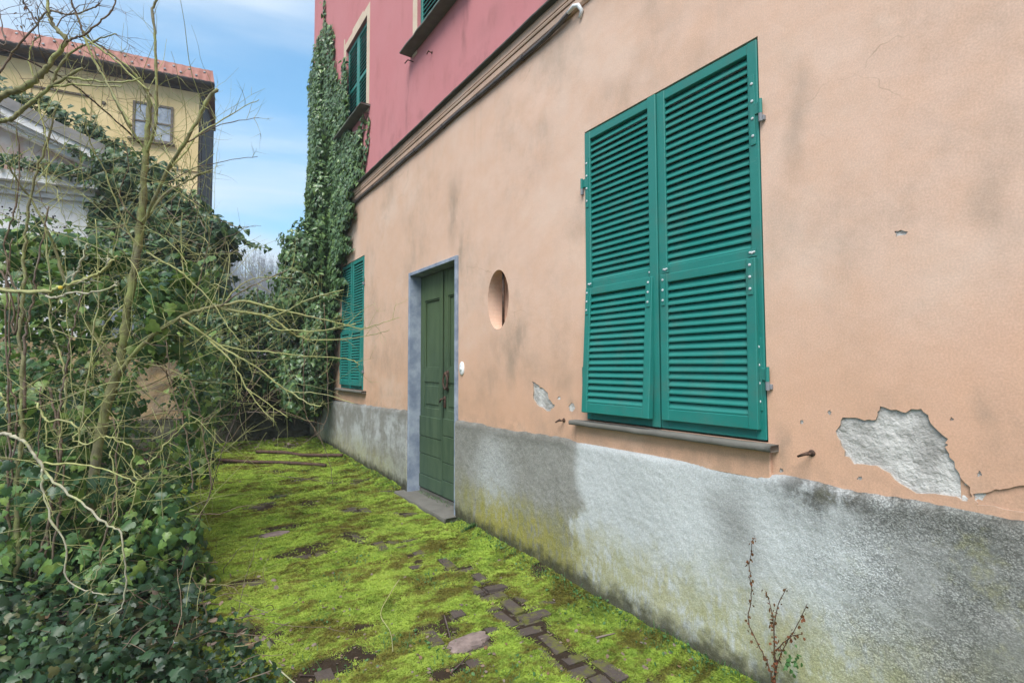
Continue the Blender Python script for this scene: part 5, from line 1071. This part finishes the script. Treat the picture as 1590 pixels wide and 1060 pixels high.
# tree whose trunk stands beyond the left edge of the picture
lt = thing('bare_tree', at_root(-120, 1000, 2.7), 'bare tree at the left edge with knobbly green branches against the sky', 'tree')
branch(lt, P3([(-120, 1010), (-118, 700), (-110, 450), (-80, 260), (-30, 175), (0, 151), (28, 140), (55, 125), (72, 106), (87, 87), (102, 66), (91, 49), (79, 34), (75, 15), (72, -10)], 2.6), .021, .006, MAT['trunk'], 9, (.1, .35), .003, 'trunk', MAT['stem'], .003, 9)
for L, r0, r1, m, tw in (
    ([(-70, 240), (-20, 195), (0, 189), (19, 185), (34, 170), (60, 151), (81, 134), (106, 119), (128, 106)], .014, .006, 'trunk', 7),
    ([(81, 133), (85, 117), (102, 91), (121, 75), (138, 68), (157, 59), (181, 53)], .007, .0025, 'trunk', 9), ([(102, 66), (121, 58), (130, 55), (145, 42), (162, 28), (177, 11), (180, -8)], .006, .003, 'stem', 9),
    ([(130, 55), (121, 28), (114, 12), (107, -8)], .005, .003, 'stem', 7), ([(75, 15), (90, 19), (104, 23), (128, 19), (145, 13), (156, 5)], .005, .003, 'stem', 7),
    ([(81, 135), (113, 132), (160, 134), (189, 134)], .005, .003, 'twig', 4), ([(106, 121), (136, 124), (170, 128), (200, 126), (219, 121)], .006, .004, 'twig', 4),
    ([(-20, 130), (0, 112), (25, 75), (57, 38), (75, 15)], .005, .004, 'stem', 7), ([(132, 60), (141, 83), (151, 102), (166, 128), (181, 157), (204, 196)], .006, .005, 'twig', 4),
    ([(130, 58), (150, 72), (175, 90), (205, 118), (230, 140)], .005, .004, 'twig', 3), ([(-10, 60), (8, 70), (3, 40), (0, 15)], .004, .002, 'stem', 3), ([(57, 38), (48, 20), (38, 5), (36, -10)], .004, .002, 'dark', 4),
    ([(55, 125), (45, 95), (50, 70), (62, 55)], .004, .002, 'twig', 4), ([(60, 151), (62, 175), (70, 200), (75, 240), (72, 300)], .004, .002, 'twig', 5)):
    branch(lt, P3(L, 2.6), r0, r1, MAT[m], int(tw*1.3), (.05, .26), .0017, 'branch', MAT['stem'], .0018, kink=.14)
pts = [at(40+random.gauss(0, 8), 12+random.gauss(0, 12), 2.6) for k in range(14)]+[at(52+random.gauss(0, 4), 30+random.gauss(0, 6), 2.6) for k in range(6)]; leaves('leaf', pts, np.tile([0, -1., 0], (len(pts), 1)), rng.uniform(.012, .028, len(pts)), 'long', MAT['red'], lt, .7, 'stuff')
# clump of upright stems at the left
st = thing('stem_clump', at_root(30, 1000, 2.6), 'clump of thin upright brown and green stems in front of the ivy bush', 'shrub')
for L, r0, r1, m, tw in (
    ([(36, 1050), (29, 972), (29, 887), (25, 802), (29, 717), (34, 673), (35, 626), (37, 560), (31, 531), (36, 474), (37, 408), (38, 380), (42, 335), (58, 265), (75, 215), (88, 165)], .014, .004, 'trunk', 12),
    ([(40, 640), (38, 540), (40, 512), (47, 484), (53, 446), (57, 414), (66, 370), (76, 320)], .007, .003, 'stem', 8), ([(94, 720), (92, 654), (96, 607), (106, 560), (107, 540), (113, 512), (121, 484), (130, 440)], .006, .003, 'stem', 7),
    ([(103, 640), (100, 574), (89, 540), (83, 523), (76, 489), (75, 408), (70, 350)], .005, .003, 'twig', 7), ([(61, 1022), (58, 938), (56, 877), (68, 843), (81, 785), (92, 700), (86, 640), (75, 600)], .008, .005, 'stem', 6),
    ([(63, 990), (68, 904), (73, 829), (78, 760)], .006, .004, 'stem', 4), ([(66, 1010), (78, 904), (85, 843), (95, 780), (100, 720)], .006, .004, 'stem', 4), ([(14, 1010), (16, 900), (12, 800), (14, 700), (12, 600), (8, 500), (10, 430), (20, 370)], .007, .003, 'stem', 8),
    ([(0, 420), (18, 460), (22, 520), (30, 470), (20, 440), (8, 390)], .005, .004, 'stem', 2), ([(10, 800), (22, 700), (25, 640), (14, 580), (16, 480), (8, 380), (22, 330), (30, 270), (26, 200)], .005, .003, 'stem', 9), ([(120, 700), (135, 600), (150, 480), (152, 400), (148, 340)], .004, .002, 'twig', 8),
    ([(150, 900), (160, 840), (178, 780), (182, 720), (176, 650)], .005, .003, 'stem', 5), ([(300, 760), (297, 720), (285, 660), (265, 590), (258, 530)], .0035, .002, 'stem', 5), ([(330, 760), (318, 690), (312, 640), (295, 590)], .003, .002, 'stem', 4), ([(45, 940), (46, 850), (52, 760), (60, 680), (64, 600)], .004, .003, 'stem', 5)):
    branch(st, P3(L, 2.65), r0, r1, MAT[m], tw, (.06, .28), .002, 'stem', MAT['stem'] if m == 'stem' else MAT['twig'], .004)
# lichen covered limb poking in from the left
lb = thing('lichen_branch', at(-30, 455, 2.3)[:], 'pale lichen covered branch reaching in from the left edge', 'branch')
branch(lb, P3([(-40, 440), (0, 450), (57, 452), (85, 448), (106, 442), (132, 433), (155, 423), (170, 412), (183, 397)], 2.3), .009, .005, MAT['twig'], 7, (.04, .12), .0025, 'branch', MAT['pale'])
for L in ([(111, 438), (117, 425), (128, 403), (136, 378)], [(62, 454), (75, 461), (91, 462), (109, 454), (136, 455), (175, 446), (182, 440)], [(165, 415), (168, 405), (167, 398)]): branch(lb, P3(L, 2.3), .0055, .0035, MAT['pale'], 2, (.03, .08), .002, 'branch')
mb = MB(); c = at(94, 447, 2.285); mb.disc(c, (0, -1, .3), .009, .008, 8); mb.build('lichen_spot', m_simple('yellow_lichen', (.45, .33, .03), (.55, .42, .06), 40), lb, True)
# dead pale branch hanging low at the left
db = thing('dead_branch', at(-20, 676, 2.2)[:], 'forked pale dead branch drooping in front of the dark ivy at lower left', 'branch')
for L, r0, r1, tw in (([(-40, 672), (0, 674), (23, 677), (38, 686), (51, 703), (64, 722), (85, 748), (126, 778), (163, 812), (187, 826), (194, 870), (194, 917), (183, 951), (149, 982), (132, 989)], .0075, .002, 7), ([(66, 727), (65, 751), (75, 792), (102, 846), (102, 894), (139, 917), (166, 922)], .005, .002, 5),
    ([(64, 720), (115, 720), (170, 731), (200, 744), (212, 761), (200, 798)], .0042, .002, 5), ([(188, 846), (160, 866), (146, 900), (136, 924)], .003, .0018, 4), ([(172, 700), (178, 740), (183, 790), (172, 830)], .003, .002, 3),
    ([(55, 625), (62, 634), (72, 651), (98, 652), (121, 664), (115, 681), (136, 690), (160, 677), (185, 685), (208, 698), (204, 724), (215, 745)], .0042, .0025, 8), ([(72, 651), (73, 680), (71, 690), (98, 697), (130, 690)], .003, .002, 3), ([(230, 720), (245, 705), (265, 680), (290, 655)], .003, .002, 4), ([(0, 610), (9, 625), (9, 640), (4, 650)], .004, .003, 1), ([(140, 1060), (150, 1025), (165, 1010), (166, 985), (172, 1040), (180, 1065)], .004, .003, 3)):
    branch(db, P3(L, 2.2), r0, r1, MAT['pale' if r0 > .0045 else 'twig'], tw, (.04, .16), .0017, 'branch', MAT['twig'], .003)
# dark canes
cn = thing('bramble_cane', gnd(130, 1056)[:], 'long thin dark cane arching from the lower left ivy towards the hedge', 'bramble', 'bramble canes')
branch(cn, P3([(136, 1054, 2.6), (187, 1006, 2.65), (238, 951, 2.7), (268, 900, 2.8), (295, 836, 2.9), (319, 785, 3.1), (345, 700, 3.3), (366, 649, 3.5), (383, 611, 3.6), (398, 571, 3.7), (404, 500, 3.8), (398, 440, 3.9)]), .0035, .002, MAT['dark'], 5, (.08, .3), .0016, 'stem')
cn = thing('bramble_cane', at(-20, 995, 2.4)[:], 'dark cane with a few curled dry leaves crossing the low ivy', 'bramble', 'bramble canes')
branch(cn, P3([(-30, 995), (0, 989), (68, 965), (136, 941), (190, 934), (238, 911)], 2.4), .003, .0015, MAT['dark'], 2, (.05, .1), .0012, 'stem')
P = [at(x+random.gauss(0, 2), y, 2.39) for x, y in ((105, 947), (146, 957), (178, 946), (214, 936), (236, 918), (60, 970))]
for p in P: leaves('dry_leaf', [p], [(.1, -1., .2)], [random.uniform(.035, .05)], 'round', MAT['dry'], cn, .4, None)
for (L, lab) in (([(471, 520, 5.2), (471, 560, 5.2), (472, 617, 5.2), (475, 645, 5.2), (483, 658, 5.2), (494, 675, 5.2), (508, 705, 5.2), (515, 734, 5.2), (516, 752, 5.2)], 'thin hanging vine with a pale curved tip above the back of the courtyard'), ([(503, 470, 6.0), (508, 560, 6.0), (510, 613, 6.0), (509, 645, 6.0), (500, 666, 6.0), (489, 675, 6.0), (465, 692, 6.0)], 'thin vine looping down beside the far end of the plinth'), ([(352, 688, 6.0), (380, 655, 6.0), (420, 615, 6.0), (450, 590, 6.0), (472, 565, 6.0), (480, 540, 6.0)], 'thin brown cane rising right in front of the dark garden wall'), ([(385, 640, 5.6), (420, 640, 5.6), (445, 640, 5.6), (475, 652, 5.6), (505, 658, 5.6)], 'thin sagging cane across the dark gap under the hedge'), ([(318, 650, 4.5), (345, 645, 4.5), (380, 640, 4.5), (410, 615, 4.5), (440, 600, 4.5)], 'greenish cane crossing low before the hedge')):
    cn = thing('bramble_cane', P3(L)[-1][:], lab, 'bramble', 'bramble canes'); branch(cn, P3(L), .0042, .0025, MAT['stem'], 4, (.1, .35), .002, 'stem')
# tangle of fine dead twigs in and behind the bush
tg = MB()
for k in range(640):
    x, y = (random.uniform(0, 335), random.uniform(150, 1040)) if k < 520 else (random.uniform(300, 500), random.uniform(430, 660))
    d = random.uniform(2.4, 3.3) if k < 520 else random.uniform(3.5, 7)
    if at(x, y, d).z < .15: continue
    q = wander(at(x, y, d), (random.gauss(0, .7), random.gauss(0, .5), random.gauss(.5, .7)), random.uniform(.15, .7), 8, .12); r = random.uniform(.0009, .0024); tg.tube(q, [r*(1-.6*i/8) for i in range(9)], 4, False)
    if random.random() < .5: twigs(tg, q, 2, .06, .2, r*.7, .2, Vector((0, 0, .03)), 0)
o = tg.build('fine_twigs', MAT['twig'], None, True, False); tag(o, 'tangle of fine yellowish dead twigs through the bush', 'twigs', None, 'stuff')
for o in bpy.data.objects:
    if o.type == 'EMPTY' and o.parent is None and 'category' not in o and o.name not in ('paving',): o['category'] = 'thing'
